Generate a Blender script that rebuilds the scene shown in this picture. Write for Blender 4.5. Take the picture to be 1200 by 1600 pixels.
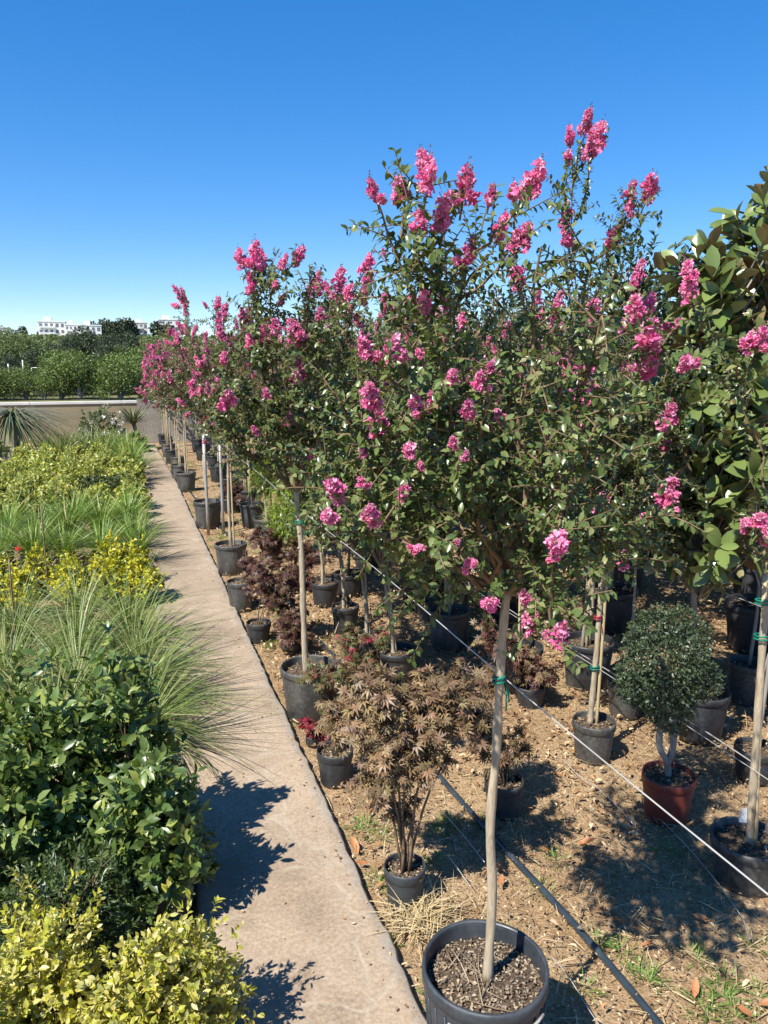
import bpy, math, random
import numpy as np
from math import radians, sin, cos, pi, atan, atan2, tan
from mathutils import Vector, Matrix

for o in list(bpy.data.objects): bpy.data.objects.remove(o)
S = bpy.context.scene
C = S.collection

# ------------------------------------------------------------------ camera
CAM_H = 1.9; FPX = 1200.0; HORIZON = 560.0; VPX = 185.0          # pixel units of the 1200x1600 photograph
PITCH = atan((800 - HORIZON) / FPX)
_f = np.array([0, cos(PITCH), -sin(PITCH)]); _u = np.array([0, sin(PITCH), cos(PITCH)]); _r = np.array([1., 0, 0])
_d = (VPX - 600) / FPX * _r + _f + (800 - HORIZON) / FPX * _u
YAW = atan2(_d[0], _d[1]); _c, _s = cos(YAW), sin(YAW)
cam = bpy.data.cameras.new('camera'); camo = bpy.data.objects.new('camera', cam); C.objects.link(camo)
cam.sensor_fit = 'VERTICAL'; cam.sensor_height = 36; cam.lens = 36 * FPX / 1600; cam.clip_start = .05; cam.clip_end = 5000
camo.location = (0, 0, CAM_H); camo.rotation_euler = (pi / 2 - PITCH, 0, YAW)
S.camera = camo
S.render.resolution_x = 768; S.render.resolution_y = 1024

# ------------------------------------------------------------------ sky, sun, exposure
SUN_EL = radians(52); SUN_DIR = np.array([.88, .47])            # the way shadows fall on the ground
SUN_DIR = SUN_DIR / np.linalg.norm(SUN_DIR)
w = bpy.data.worlds.new('World'); S.world = w; w.use_nodes = True
nt = w.node_tree; nt.nodes.clear()
sky = nt.nodes.new('ShaderNodeTexSky'); sky.sky_type = 'NISHITA'; sky.sun_disc = False
sky.sun_elevation = SUN_EL; sky.sun_rotation = atan2(-SUN_DIR[0], -SUN_DIR[1])
sky.air_density = .85; sky.dust_density = .0; sky.ozone_density = 6.0; sky.altitude = 50
bg = nt.nodes.new('ShaderNodeBackground'); bg.inputs[1].default_value = .15
wo = nt.nodes.new('ShaderNodeOutputWorld')
hs = nt.nodes.new('ShaderNodeHueSaturation'); hs.inputs['Saturation'].default_value = 1.5; hs.inputs['Hue'].default_value = .508; hs.inputs['Value'].default_value = 1.12      # a phone's rendering of a clear blue sky
gm = nt.nodes.new('ShaderNodeGamma'); gm.inputs[1].default_value = .72
nt.links.new(sky.outputs[0], gm.inputs[0]); nt.links.new(gm.outputs[0], hs.inputs['Color']); nt.links.new(hs.outputs[0], bg.inputs[0]); nt.links.new(bg.outputs[0], wo.inputs[0])
sl = bpy.data.lights.new('sun', 'SUN'); sl.energy = 5.0; sl.angle = radians(.53); sl.color = (1, .95, .86)
so = bpy.data.objects.new('sun', sl); C.objects.link(so)
ld = Vector((SUN_DIR[0] * cos(SUN_EL), SUN_DIR[1] * cos(SUN_EL), -sin(SUN_EL)))
so.rotation_euler = ld.to_track_quat('-Z', 'Y').to_euler(); so.location = (-6, -4, 9)
S.view_settings.view_transform = 'Standard'; S.view_settings.look = 'None'
S.view_settings.gamma = 1; S.view_settings.exposure = .8
S.view_settings.use_curve_mapping = False
S.render.engine = 'CYCLES'
S.cycles.max_bounces = 8; S.cycles.transparent_max_bounces = 8

# ------------------------------------------------------------------ pixel -> place
GZ = -.05
def _w(v): return np.array([v[0] * _c - v[1] * _s, v[0] * _s + v[1] * _c, v[2]])
def ray(px, py): return _w((px - 600) / FPX * _r + _f - (py - 800) / FPX * _u)
def G(px, py, z=GZ):                                             # point of height z seen at that pixel
    d = ray(px, py); return np.array([0, 0, CAM_H]) + d * (z - CAM_H) / d[2]
def fwd(P): return -P[0] * _s + P[1] * _c                        # horizontal distance in front of the camera
def atD(px, py, P, off=0.):                                      # point at pixel, as far away as P (+off)
    d = ray(px, py); return np.array([0, 0, CAM_H]) + d * (fwd(P) + off) / fwd(d)
def px_per_m(P): return FPX / (fwd(P) * cos(PITCH) + .0001)

R0 = np.random.default_rng(7)

# ------------------------------------------------------------------ mesh helpers
class MB:
    def __init__(s): s.v = []; s.f = []; s.n = 0
    def add(s, v, *faces, m=0, smooth=True):
        v = np.asarray(v, float).reshape(-1, 3); s.v.append(v)
        for fc in faces:
            fc = np.asarray(fc, int)
            if fc.size: s.f.append((fc + s.n, m, smooth))
        s.n += len(v)
    def mesh(s, name, mats):
        me = bpy.data.meshes.new(name)
        V = np.concatenate(s.v); me.vertices.add(len(V)); me.vertices.foreach_set('co', V.ravel())
        loops = np.concatenate([f.ravel() for f, _, _ in s.f])
        tot = np.concatenate([np.full(len(f), f.shape[1]) for f, _, _ in s.f])
        mi = np.concatenate([np.full(len(f), m) for f, m, _ in s.f])
        sm = np.concatenate([np.full(len(f), b) for f, _, b in s.f])
        me.loops.add(len(loops)); me.loops.foreach_set('vertex_index', loops.astype(np.int32))
        me.polygons.add(len(tot))
        me.polygons.foreach_set('loop_start', (np.cumsum(tot) - tot).astype(np.int32))
        me.polygons.foreach_set('loop_total', tot.astype(np.int32))
        me.polygons.foreach_set('material_index', mi.astype(np.int32))
        me.polygons.foreach_set('use_smooth', sm.astype(bool))
        for m in (mats if isinstance(mats, (list, tuple)) else [mats]): me.materials.append(m)
        me.update(calc_edges=True); me.validate()
        return me
    def build(s, name, mats, parent=None, loc=None):
        return link(name, s.mesh(name, mats), parent, loc)

def link(name, data, parent=None, loc=None, rot=None, scale=None):
    o = bpy.data.objects.new(name, data); C.objects.link(o)
    if parent is not None: o.parent = parent
    if loc is not None: o.location = [float(a) for a in loc]
    if rot is not None: o.rotation_euler = rot
    if scale is not None: o.scale = scale if hasattr(scale, '__len__') else (scale,) * 3
    return o
def tag(o, label=None, cat=None, group=None, kind=None):
    if label: o['label'] = label
    if cat: o['category'] = cat
    if group: o['group'] = group
    if kind: o['kind'] = kind
    return o
def thing(name, loc, label, cat, group=None, rz=0, scale=None):
    return tag(link(name, None, None, loc, (0, 0, rz), scale), label, cat, group)
def copy_thing(root, loc, rz, label=None, group=None, scale=None):
    r = root.copy(); C.objects.link(r); r.location = [float(a) for a in loc]; r.rotation_euler = (0, 0, rz)
    if scale is not None: r.scale = (scale,) * 3
    if label: r['label'] = label
    if group: r['group'] = group
    for ch in root.children:
        c = ch.copy(); C.objects.link(c); c.parent = r
        for g in ch.children:
            d = g.copy(); C.objects.link(d); d.parent = c
    return r

def nrm(a): return a / np.maximum(np.linalg.norm(a, axis=-1, keepdims=True), 1e-9)
def rand_unit(rng, n): return nrm(rng.normal(size=(n, 3)))

def tube(mb, pts, rad, sides=6, m=0, cap=True):
    P = np.asarray(pts, float); n = len(P); rad = np.broadcast_to(np.asarray(rad, float), (n,))
    T = np.gradient(P, axis=0); T = nrm(T)
    ref = np.array([1., 0, 0]) if abs(T[0][2]) > .8 else np.array([0, 0, 1.])
    A = nrm(np.cross(T, ref)); B = np.cross(T, A)
    th = np.arange(sides) * 2 * pi / sides
    V = P[:, None] + rad[:, None, None] * (np.cos(th)[None, :, None] * A[:, None] + np.sin(th)[None, :, None] * B[:, None])
    i = np.arange(n - 1)[:, None] * sides; j = np.arange(sides)[None]; k = (j + 1) % sides
    F = np.stack([i + j, i + k, i + sides + k, i + sides + j], -1).reshape(-1, 4)
    fs = [F]
    if cap: fs += [np.arange(sides)[None, ::-1], (np.arange(sides) + (n - 1) * sides)[None]]
    mb.add(V.reshape(-1, 3), *fs, m=m)
def box(mb, lo, hi, m=0):
    x0, y0, z0 = lo; x1, y1, z1 = hi
    v = [(x0, y0, z0), (x1, y0, z0), (x1, y1, z0), (x0, y1, z0), (x0, y0, z1), (x1, y0, z1), (x1, y1, z1), (x0, y1, z1)]
    mb.add(v, [(0, 3, 2, 1), (4, 5, 6, 7), (0, 1, 5, 4), (1, 2, 6, 5), (2, 3, 7, 6), (3, 0, 4, 7)], m=m, smooth=False)
def lathe(mb, prof, sides=40, m=0, wob=0, rng=None):
    prof = np.array(prof, float); n = len(prof); th = np.arange(sides) * 2 * pi / sides
    wb = 1 + wob * np.sin(2 * th + 1.3)
    V = np.stack([prof[:, 0:1] * np.cos(th) * wb, prof[:, 0:1] * np.sin(th) / wb, np.repeat(prof[:, 1:2], sides, 1)], -1)
    i = np.arange(n - 1)[:, None] * sides; j = np.arange(sides)[None]; k = (j + 1) % sides
    F = np.stack([i + j, i + k, i + sides + k, i + sides + j], -1).reshape(-1, 4)
    mb.add(V.reshape(-1, 3), F, m=m)
def bez(a, b, c, n=9):
    t = np.linspace(0, 1, n)[:, None]; return (1 - t) ** 2 * a + 2 * t * (1 - t) * b + t * t * c
def spline(pts, n=24):
    P = np.array(pts, float); P = np.vstack([2 * P[0] - P[1], P, 2 * P[-1] - P[-2]]); out = []
    segs = len(P) - 3
    for q in np.linspace(0, segs - 1e-6, n):
        i = int(q); t = q - i; a, b, c, d = P[i:i + 4]
        out.append(.5 * (2 * b + (c - a) * t + (2 * a - 5 * b + 4 * c - d) * t * t + (3 * b - a - 3 * c + d) * t ** 3))
    return np.array(out)

# leaf templates: x along the leaf, z its upper side
def T_leaf(wd=.5, droop=.12, fold=.07):
    h = wd / 2
    v = [(0, 0, 0), (.28, .8 * h, fold), (.28, -.8 * h, fold), (.62, .92 * h, fold * .8 - droop * .35), (.62, -.92 * h, fold * .8 - droop * .35),
         (1, 0, -droop), (.28, 0, 0), (.62, 0, -droop * .35)]
    return np.array(v), [np.array([(0, 6, 1), (0, 2, 6), (7, 5, 3), (7, 4, 5)]), np.array([(6, 7, 3, 1), (6, 2, 4, 7)])]
def T_small(wd=.5, droop=.1, fold=.07):
    h = wd / 2
    v = [(0, 0, 0), (.48, h, fold), (.48, -h, fold), (1, 0, -droop), (.48, 0, 0)]
    return np.array(v), [np.array([(0, 4, 1), (0, 2, 4), (4, 3, 1), (4, 2, 3)])]
def T_quad(wd=.6):
    h = wd / 2
    return np.array([(0, 0, 0), (.5, h, .08), (1, 0, -.1), (.5, -h, .08)]), [np.array([(0, 3, 2, 1)])]
def T_blade(wd=.02, bend=.35, seg=4, up=1.0):
    t = np.linspace(0, 1, seg + 1); x = t; z = -bend * t * t
    ww = wd * np.sin(np.clip(.25 + t * .75, 0, 1) * pi) ** .7; ww[-1] = wd * .05
    v = np.concatenate([np.stack([x, ww / 2, z], 1), np.stack([x, -ww / 2, z], 1)])
    k = seg + 1; i = np.arange(seg)
    return v, [np.stack([i, i + k, i + k + 1, i + 1], 1)]
def T_maple(lobes=7, wd=.17):
    v = [(.3, 0, 0)]; f = []; n = 1
    for q, a in enumerate(np.linspace(-2.2, 2.2, lobes)):
        L = .72 - .12 * abs(a); d = np.array([cos(a), sin(a)]); p = np.array([-sin(a), cos(a)])
        m = d * L * .45; t = d * L
        v += [(.3 + m[0] + p[0] * wd / 2, m[1] + p[1] * wd / 2, .03), (.3 + t[0], t[1], -.12 - .05 * (q % 2)), (.3 + m[0] - p[0] * wd / 2, m[1] - p[1] * wd / 2, .03)]
        f += [(0, n + 2, n + 1, n)]; n += 3
    v += [(0, .012, .02), (0, -.012, .02)]; f2 = [(0, n, n + 1)]
    return np.array(v), [np.array(f), np.array(f2)]

def leaves(mb, tpl, pos, dr, up, sc, m=0):
    """one template per row of pos; dr = leaf direction, up = rough upper side"""
    tv, tf = tpl; pos = np.asarray(pos); N = len(pos)
    if N == 0: return
    X = nrm(np.asarray(dr)); Z = np.asarray(up) - (np.asarray(up) * X).sum(-1, keepdims=True) * X; Z = nrm(Z); Y = np.cross(Z, X)
    sc = np.broadcast_to(np.asarray(sc, float), (N,))
    V = pos[:, None] + sc[:, None, None] * (tv[None, :, 0:1] * X[:, None] + tv[None, :, 1:2] * Y[:, None] + tv[None, :, 2:3] * Z[:, None])
    k = len(tv); off = (np.arange(N) * k)[:, None, None]
    mb.add(V.reshape(-1, 3), *[(f[None] + off).reshape(-1, f.shape[1]) for f in tf], m=m)

# ------------------------------------------------------------------ materials
def mat(name):
    m = bpy.data.materials.new(name); m.use_nodes = True; n = m.node_tree.nodes; b = n['Principled BSDF']; return m, m.node_tree, b
def N(nt, t, **kw):
    n = nt.nodes.new('ShaderNode' + t)
    for k, v in kw.items():
        if k in n.inputs: n.inputs[k].default_value = v
        else: setattr(n, k, v)
    return n
def ramp(nt, src, stops, interp='LINEAR'):
    r = nt.nodes.new('ShaderNodeValToRGB'); r.color_ramp.interpolation = interp; e = r.color_ramp.elements
    while len(e) < len(stops): e.new(.5)
    for q, (p, c) in enumerate(stops): e[q].position = p; e[q].color = (*c, 1)
    nt.links.new(src, r.inputs[0]); return r
def mixc(nt, fac, a, b, mode='MIX'):
    x = nt.nodes.new('ShaderNodeMix'); x.data_type = 'RGBA'; x.blend_type = mode
    for i, v in ((0, fac), (6, a), (7, b)):
        if hasattr(v, 'links') or hasattr(v, 'is_linked'): nt.links.new(v, x.inputs[i])
        else: x.inputs[i].default_value = v if i == 0 else (*v, 1)
    return x.outputs[2]
def bump(nt, b, h, strength=.4, dist=.01):
    n = N(nt, 'Bump', Strength=strength, Distance=dist); nt.links.new(h, n.inputs['Height']); nt.links.new(n.outputs[0], b.inputs['Normal'])

def leaf_mat(name, cols, rough=.42, trans=.28, tcol=None, spec=.5):
    """cols: colour stops picked leaf by leaf"""
    m, nt, b = mat(name); g = N(nt, 'NewGeometry'); oi = N(nt, 'ObjectInfo')
    st = [((q + .0) / max(1, len(cols) - 1), c) for q, c in enumerate(cols)]
    r = ramp(nt, g.outputs['Random Per Island'], st)
    hsv = N(nt, 'HueSaturation'); mr = N(nt, 'MapRange'); mr.inputs[3].default_value = .86; mr.inputs[4].default_value = 1.14
    nt.links.new(oi.outputs['Random'], mr.inputs[0]); nt.links.new(mr.outputs[0], hsv.inputs['Value']); nt.links.new(r.outputs[0], hsv.inputs['Color'])
    nt.links.new(hsv.outputs[0], b.inputs['Base Color']); b.inputs['Roughness'].default_value = rough
    b.inputs['Specular IOR Level'].default_value = spec
    t = N(nt, 'BsdfTranslucent'); tm = mixc(nt, 1.0, hsv.outputs[0], tcol or (1.0, 1.0, .45), 'MULTIPLY')
    nt.links.new(tm, t.inputs[0]); ms = N(nt, 'MixShader'); ms.inputs[0].default_value = trans
    nt.links.new(b.outputs[0], ms.inputs[1]); nt.links.new(t.outputs[0], ms.inputs[2])
    nt.links.new(ms.outputs[0], nt.nodes['Material Output'].inputs[0]); return m
def noise_mat(name, stops, scale=8, detail=6, rough=.8, bmp=.3, bd=.004, stretch=(1, 1, 1), spec=.3, metal=0):
    m, nt, b = mat(name); tc = N(nt, 'TexCoord'); mp = N(nt, 'Mapping'); mp.inputs['Scale'].default_value = stretch
    nt.links.new(tc.outputs['Object'], mp.inputs[0]); n = N(nt, 'TexNoise', Scale=scale, Detail=detail, Roughness=.6)
    nt.links.new(mp.outputs[0], n.inputs['Vector']); r = ramp(nt, n.outputs[0], stops)
    nt.links.new(r.outputs[0], b.inputs['Base Color']); b.inputs['Roughness'].default_value = rough
    b.inputs['Specular IOR Level'].default_value = spec; b.inputs['Metallic'].default_value = metal
    if bmp: bump(nt, b, n.outputs[0], bmp, bd)
    return m

M = {}
M['crape_leaf'] = leaf_mat('crape_leaf', [(.046, .074, .021), (.080, .122, .031), (.116, .164, .046), (.165, .21, .07), (.245, .25, .105)], .31, .3)
M['crape_far'] = leaf_mat('crape_far', [(.048, .074, .021), (.084, .122, .032), (.120, .162, .048), (.16, .2, .066), (.235, .205, .09)], .33, .3)
M['pink'] = leaf_mat('pink', [(.66, .11, .29), (.78, .20, .42), (.83, .30, .50), (.87, .48, .63), (.74, .24, .28)], .6, .3, (1, .6, .8), .25)
M['bud'] = leaf_mat('bud', [(.14, .09, .03), (.28, .07, .08), (.10, .12, .03)], .5, .1)
M['bark'] = noise_mat('crape_bark', [(.30, (.11, .08, .05)), (.40, (.27, .205, .13)), (.5, (.43, .355, .25)), (.58, (.29, .24, .165)), (.70, (.53, .46, .36))], 30, 8, .75, .7, .005, (1, 1, .16))
M['twig'] = noise_mat('twig_bark', [(.3, (.13, .085, .05)), (.7, (.24, .17, .10))], 30, 3, .8, .2, .002)
M['greybark'] = noise_mat('grey_bark', [(.3, (.16, .14, .12)), (.7, (.34, .31, .27))], 18, 6, .85, .5, .004, (1, 1, .3))
M['bamboo'] = noise_mat('bamboo', [(.25, (.30, .23, .12)), (.5, (.46, .37, .21)), (.75, (.36, .31, .20))], 12, 5, .5, .1, .002, (1, 1, .12))
M['tie'] = noise_mat('green_tie', [(.3, (.008, .14, .09)), (.7, (.012, .2, .13))], 20, 2, .35, 0)
M['redtie'] = noise_mat('red_tie', [(.3, (.25, .02, .04)), (.7, (.34, .03, .05))], 20, 2, .45, 0)
M['wire'] = noise_mat('wire', [(.3, (.50, .48, .44)), (.7, (.68, .66, .62))], 6, 3, .35, 0, metal=.4, spec=.5)
M['galv'] = noise_mat('galvanised', [(.3, (.36, .35, .33)), (.7, (.52, .50, .47))], 14, 4, .5, .05, .001, metal=.5)

def pot_mat(name, a, b_, dust, rough=.42):
    m, nt, b = mat(name); tc = N(nt, 'TexCoord'); n = N(nt, 'TexNoise', Scale=7, Detail=7, Roughness=.65); n2 = N(nt, 'TexNoise', Scale=55, Detail=3)
    mp = N(nt, 'Mapping'); mp.inputs['Scale'].default_value = (1, 1, .35); nt.links.new(tc.outputs['Object'], mp.inputs[0])
    nt.links.new(mp.outputs[0], n.inputs['Vector']); nt.links.new(tc.outputs['Object'], n2.inputs['Vector'])
    r = ramp(nt, n.outputs[0], [(.35, a), (.55, b_), (.72, dust)])
    c = mixc(nt, .25, r.outputs[0], ramp(nt, n2.outputs[0], [(.4, a), (.7, dust)]).outputs[0])
    nt.links.new(c, b.inputs['Base Color']); rr = ramp(nt, n.outputs[0], [(.35, (rough,) * 3), (.7, (.8,) * 3)]); nt.links.new(rr.outputs[0], b.inputs['Roughness'])
    bump(nt, b, n2.outputs[0], .12, .002); return m
M['pot'] = pot_mat('black_pot', (.018, .019, .022), (.032, .034, .038), (.085, .082, .078))
M['pot_blue'] = pot_mat('slate_pot', (.026, .031, .038), (.042, .050, .060), (.075, .08, .085), .34)
M['pot_grey'] = pot_mat('dusty_pot', (.028, .028, .028), (.075, .075, .07), (.20, .185, .16))
M['terracotta'] = pot_mat('terracotta_pot', (.16, .032, .022), (.22, .046, .03), (.27, .085, .06))
M['soil'] = noise_mat('potting_soil', [(.3, (.035, .022, .014)), (.55, (.10, .07, .045)), (.8, (.2, .15, .10))], 60, 8, .95, .9, .012)
M['chip'] = leaf_mat('bark_chip', [(.05, .032, .02), (.14, .09, .055), (.30, .22, .14), (.46, .37, .25), (.11, .10, .09)], .85, .03)
M['litter'] = leaf_mat('dry_litter', [(.10, .05, .022), (.30, .165, .07), (.50, .35, .19), (.60, .48, .31), (.17, .085, .038), (.42, .22, .09)], .8, .10)
M['straw'] = leaf_mat('straw', [(.46, .36, .19), (.58, .47, .28), (.36, .26, .13)], .7, .2)
M['stone'] = noise_mat('pebble', [(.3, (.24, .19, .13)), (.7, (.42, .36, .28))], 20, 4, .8, .3)
M['gold'] = leaf_mat('golden_leaf', [(.42, .44, .05), (.57, .55, .06), (.65, .60, .15), (.65, .59, .27), (.34, .39, .05), (.60, .48, .12)], .38, .34, (1, .95, .5))
M['goldfl'] = leaf_mat('yellow_leaf', [(.52, .50, .03), (.68, .62, .05), (.34, .40, .05), (.62, .52, .05)], .4, .3, (1, .95, .4))
M['lime'] = leaf_mat('lime_leaf', [(.26, .33, .055), (.40, .44, .10), (.52, .52, .19), (.18, .25, .045)], .4, .32, (1, 1, .45))
M['camellia'] = leaf_mat('glossy_leaf', [(.05, .092, .022), (.085, .145, .034), (.13, .195, .05), (.19, .25, .07), (.32, .36, .085)], .36, .30, None, .6)
M['fine'] = leaf_mat('fine_leaf', [(.030, .062, .018), (.052, .092, .026), (.08, .125, .035), (.11, .13, .05)], .4, .22)
M['grass'] = leaf_mat('fountain_grass', [(.10, .17, .03), (.16, .24, .05), (.23, .30, .08), (.34, .36, .14), (.08, .14, .028)], .45, .3)
M['sedge'] = leaf_mat('sedge', [(.095, .18, .03), (.16, .27, .045), (.24, .34, .065), (.30, .36, .11)], .45, .32)
M['weed'] = leaf_mat('weed', [(.10, .19, .03), (.17, .28, .05), (.25, .33, .09)], .5, .3)
M['olive'] = leaf_mat('olive_leaf', [(.05, .075, .02), (.085, .11, .03), (.12, .14, .05)], .45, .2)
M['maple'] = leaf_mat('maple_leaf', [(.12, .07, .045), (.20, .12, .075), (.19, .145, .07), (.25, .17, .10), (.15, .125, .055), (.30, .17, .10), (.32, .26, .11)], .5, .3, (1, .8, .5))
M['maple_green'] = leaf_mat('maple_green', [(.07, .09, .03), (.12, .14, .045), (.17, .16, .06), (.20, .12, .06), (.09, .11, .04), (.30, .05, .05)], .5, .3, (1, .9, .5))
M['maroon'] = leaf_mat('maroon_leaf', [(.06, .022, .022), (.10, .04, .036), (.15, .065, .05), (.17, .10, .06), (.09, .07, .03)], .5, .3, (1, .6, .6))
M['crimson'] = leaf_mat('crimson_leaf', [(.20, .02, .03), (.30, .035, .055), (.16, .04, .03)], .5, .3, (1, .5, .5))
M['feather'] = leaf_mat('feathery_leaf', [(.20, .30, .035), (.30, .42, .055), (.40, .48, .09), (.14, .22, .03)], .5, .36)
M['topiary'] = leaf_mat('topiary_leaf', [(.025, .045, .018), (.042, .068, .028), (.068, .095, .045), (.11, .13, .075)], .4, .15)
M['mag_top'] = leaf_mat('magnolia_top', [(.075, .12, .025), (.12, .18, .04), (.18, .24, .07), (.26, .31, .11)], .27, .2, None, .65)
M['mag_under'] = leaf_mat('magnolia_under', [(.20, .11, .04), (.30, .26, .13), (.34, .34, .20), (.28, .13, .05)], .6, .14)
M['grey_leaf'] = leaf_mat('grey_leaf', [(.14, .17, .09), (.22, .24, .14), (.30, .31, .20), (.08, .12, .04)], .4, .22)
M['ever'] = leaf_mat('evergreen_leaf', [(.020, .038, .012), (.036, .062, .018), (.055, .082, .028), (.085, .10, .04), (.15, .11, .055)], .36, .2)
M['far'] = leaf_mat('far_leaf', [(.06, .09, .028), (.10, .135, .042), (.14, .18, .062), (.19, .22, .09)], .6, .25)
M['far_dark'] = leaf_mat('far_dark', [(.028, .045, .022), (.045, .065, .03), (.07, .09, .045)], .6, .15)
M['far_bright'] = leaf_mat('far_bright', [(.085, .145, .028), (.13, .19, .04), (.19, .24, .07), (.06, .10, .025)], .6, .3)
M['white_fl'] = leaf_mat('white_flower', [(.72, .72, .66), (.82, .81, .76)], .5, .3, (1, 1, 1))
M['red_fl'] = leaf_mat('red_flower', [(.55, .02, .02), (.7, .03, .03)], .5, .2, (1, .4, .4))
M['cord'] = leaf_mat('strap_leaf', [(.07, .10, .045), (.13, .16, .08), (.20, .22, .12), (.24, .21, .12)], .4, .15)
M['white'] = noise_mat('white_render', [(.3, (.72, .71, .68)), (.7, (.82, .81, .78))], 3, 4, .8, 0)
M['creamr'] = noise_mat('cream_render', [(.3, (.62, .57, .50)), (.7, (.74, .70, .62))], 3, 4, .8, 0)
M['glass'] = noise_mat('window_glass', [(.3, (.12, .13, .14)), (.7, (.2, .21, .22))], 2, 2, .3, 0)
M['roof'] = noise_mat('roof_tile', [(.3, (.34, .13, .07)), (.7, (.44, .19, .11))], 4, 4, .85, 0)

# ------------------------------------------------------------------ the setting
def ground_mat():
    m, nt, b = mat('nursery_soil'); tc = N(nt, 'TexCoord')
    n1 = N(nt, 'TexNoise', Scale=1.6, Detail=8, Roughness=.65); n2 = N(nt, 'TexNoise', Scale=26, Detail=8, Roughness=.7); n3 = N(nt, 'TexNoise', Scale=120, Detail=4)
    for n in (n1, n2, n3): nt.links.new(tc.outputs['Object'], n.inputs['Vector'])
    a = ramp(nt, n2.outputs[0], [(.25, (.14, .088, .045)), (.43, (.33, .22, .12)), (.58, (.49, .355, .205)), (.8, (.58, .45, .28))])
    c = ramp(nt, n1.outputs[0], [(.35, (.62, .52, .42)), (.65, (1, 1, 1))])
    d = mixc(nt, .7, a.outputs[0], c.outputs[0], 'MULTIPLY')
    e = mixc(nt, .35, d, ramp(nt, n3.outputs[0], [(.4, (.15, .09, .05)), (.62, (.5, .38, .24))]).outputs[0])
    nt.links.new(e, b.inputs['Base Color']); b.inputs['Roughness'].default_value = .95; b.inputs['Specular IOR Level'].default_value = .15
    ad = N(nt, 'Math', operation='ADD'); nt.links.new(n2.outputs[0], ad.inputs[0]); nt.links.new(n3.outputs[0], ad.inputs[1])
    bump(nt, b, ad.outputs[0], .7, .02); return m
M['ground'] = ground_mat()
def field_mat():
    return noise_mat('far_field', [(.3, (.09, .10, .035)), (.5, (.15, .15, .06)), (.7, (.24, .20, .11))], .35, 8, .95, 0)
M['field'] = field_mat()

WALL_Y = 19.6
mb = MB()
gx = np.concatenate([[-900, -200, -60, -20, -8], np.linspace(-4, 8, 61), [14, 30, 80, 250, 900]])
gy = np.concatenate([[-300, -60, -15, -4], np.linspace(-2, 12, 71), [14, 16, 18, WALL_Y + .1]])
X, Y = np.meshgrid(gx, gy); Z = GZ + .018 * np.sin(X * 3.1 + 1.2 * np.sin(Y * 1.3)) * np.cos(Y * 2.3 + X) * (X > .9) * (X < 8)
n_ = len(gx); i = np.arange(len(gy) - 1)[:, None] * n_; j = np.arange(n_ - 1)[None]
mb.add(np.stack([X, Y, Z], -1).reshape(-1, 3), np.stack([i + j, i + j + 1, i + j + 1 + n_, i + j + n_], -1).reshape(-1, 4))
tag(mb.build('ground', M['ground']), kind='structure')

TZ = .86                                                           # terrace behind the wall, then a hill
def hill_z(y, x=0):
    t = np.clip((y - 90) / 340, 0, 1); return TZ + 9.6 * t * t * (3 - 2 * t) + np.clip((y - 430) / 800, 0, 1) * 4
mb = MB()
gx = np.concatenate([[-1500, -600, -300], np.linspace(-180, 180, 19), [300, 600, 1500]])
gy = np.concatenate([[WALL_Y + .12, 30, 50, 70], np.linspace(90, 430, 18), [600, 900, 1800]])
X, Y = np.meshgrid(gx, gy); Z = hill_z(Y) + 1.2 * np.sin(X * .021 + 1) * np.clip((Y - 90) / 200, 0, 1)
n_ = len(gx); i = np.arange(len(gy) - 1)[:, None] * n_; j = np.arange(n_ - 1)[None]
mb.add(np.stack([X, Y, Z], -1).reshape(-1, 3), np.stack([i + j, i + j + 1, i + j + 1 + n_, i + j + n_], -1).reshape(-1, 4))
tag(mb.build('hill', M['field']), kind='structure')

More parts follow.
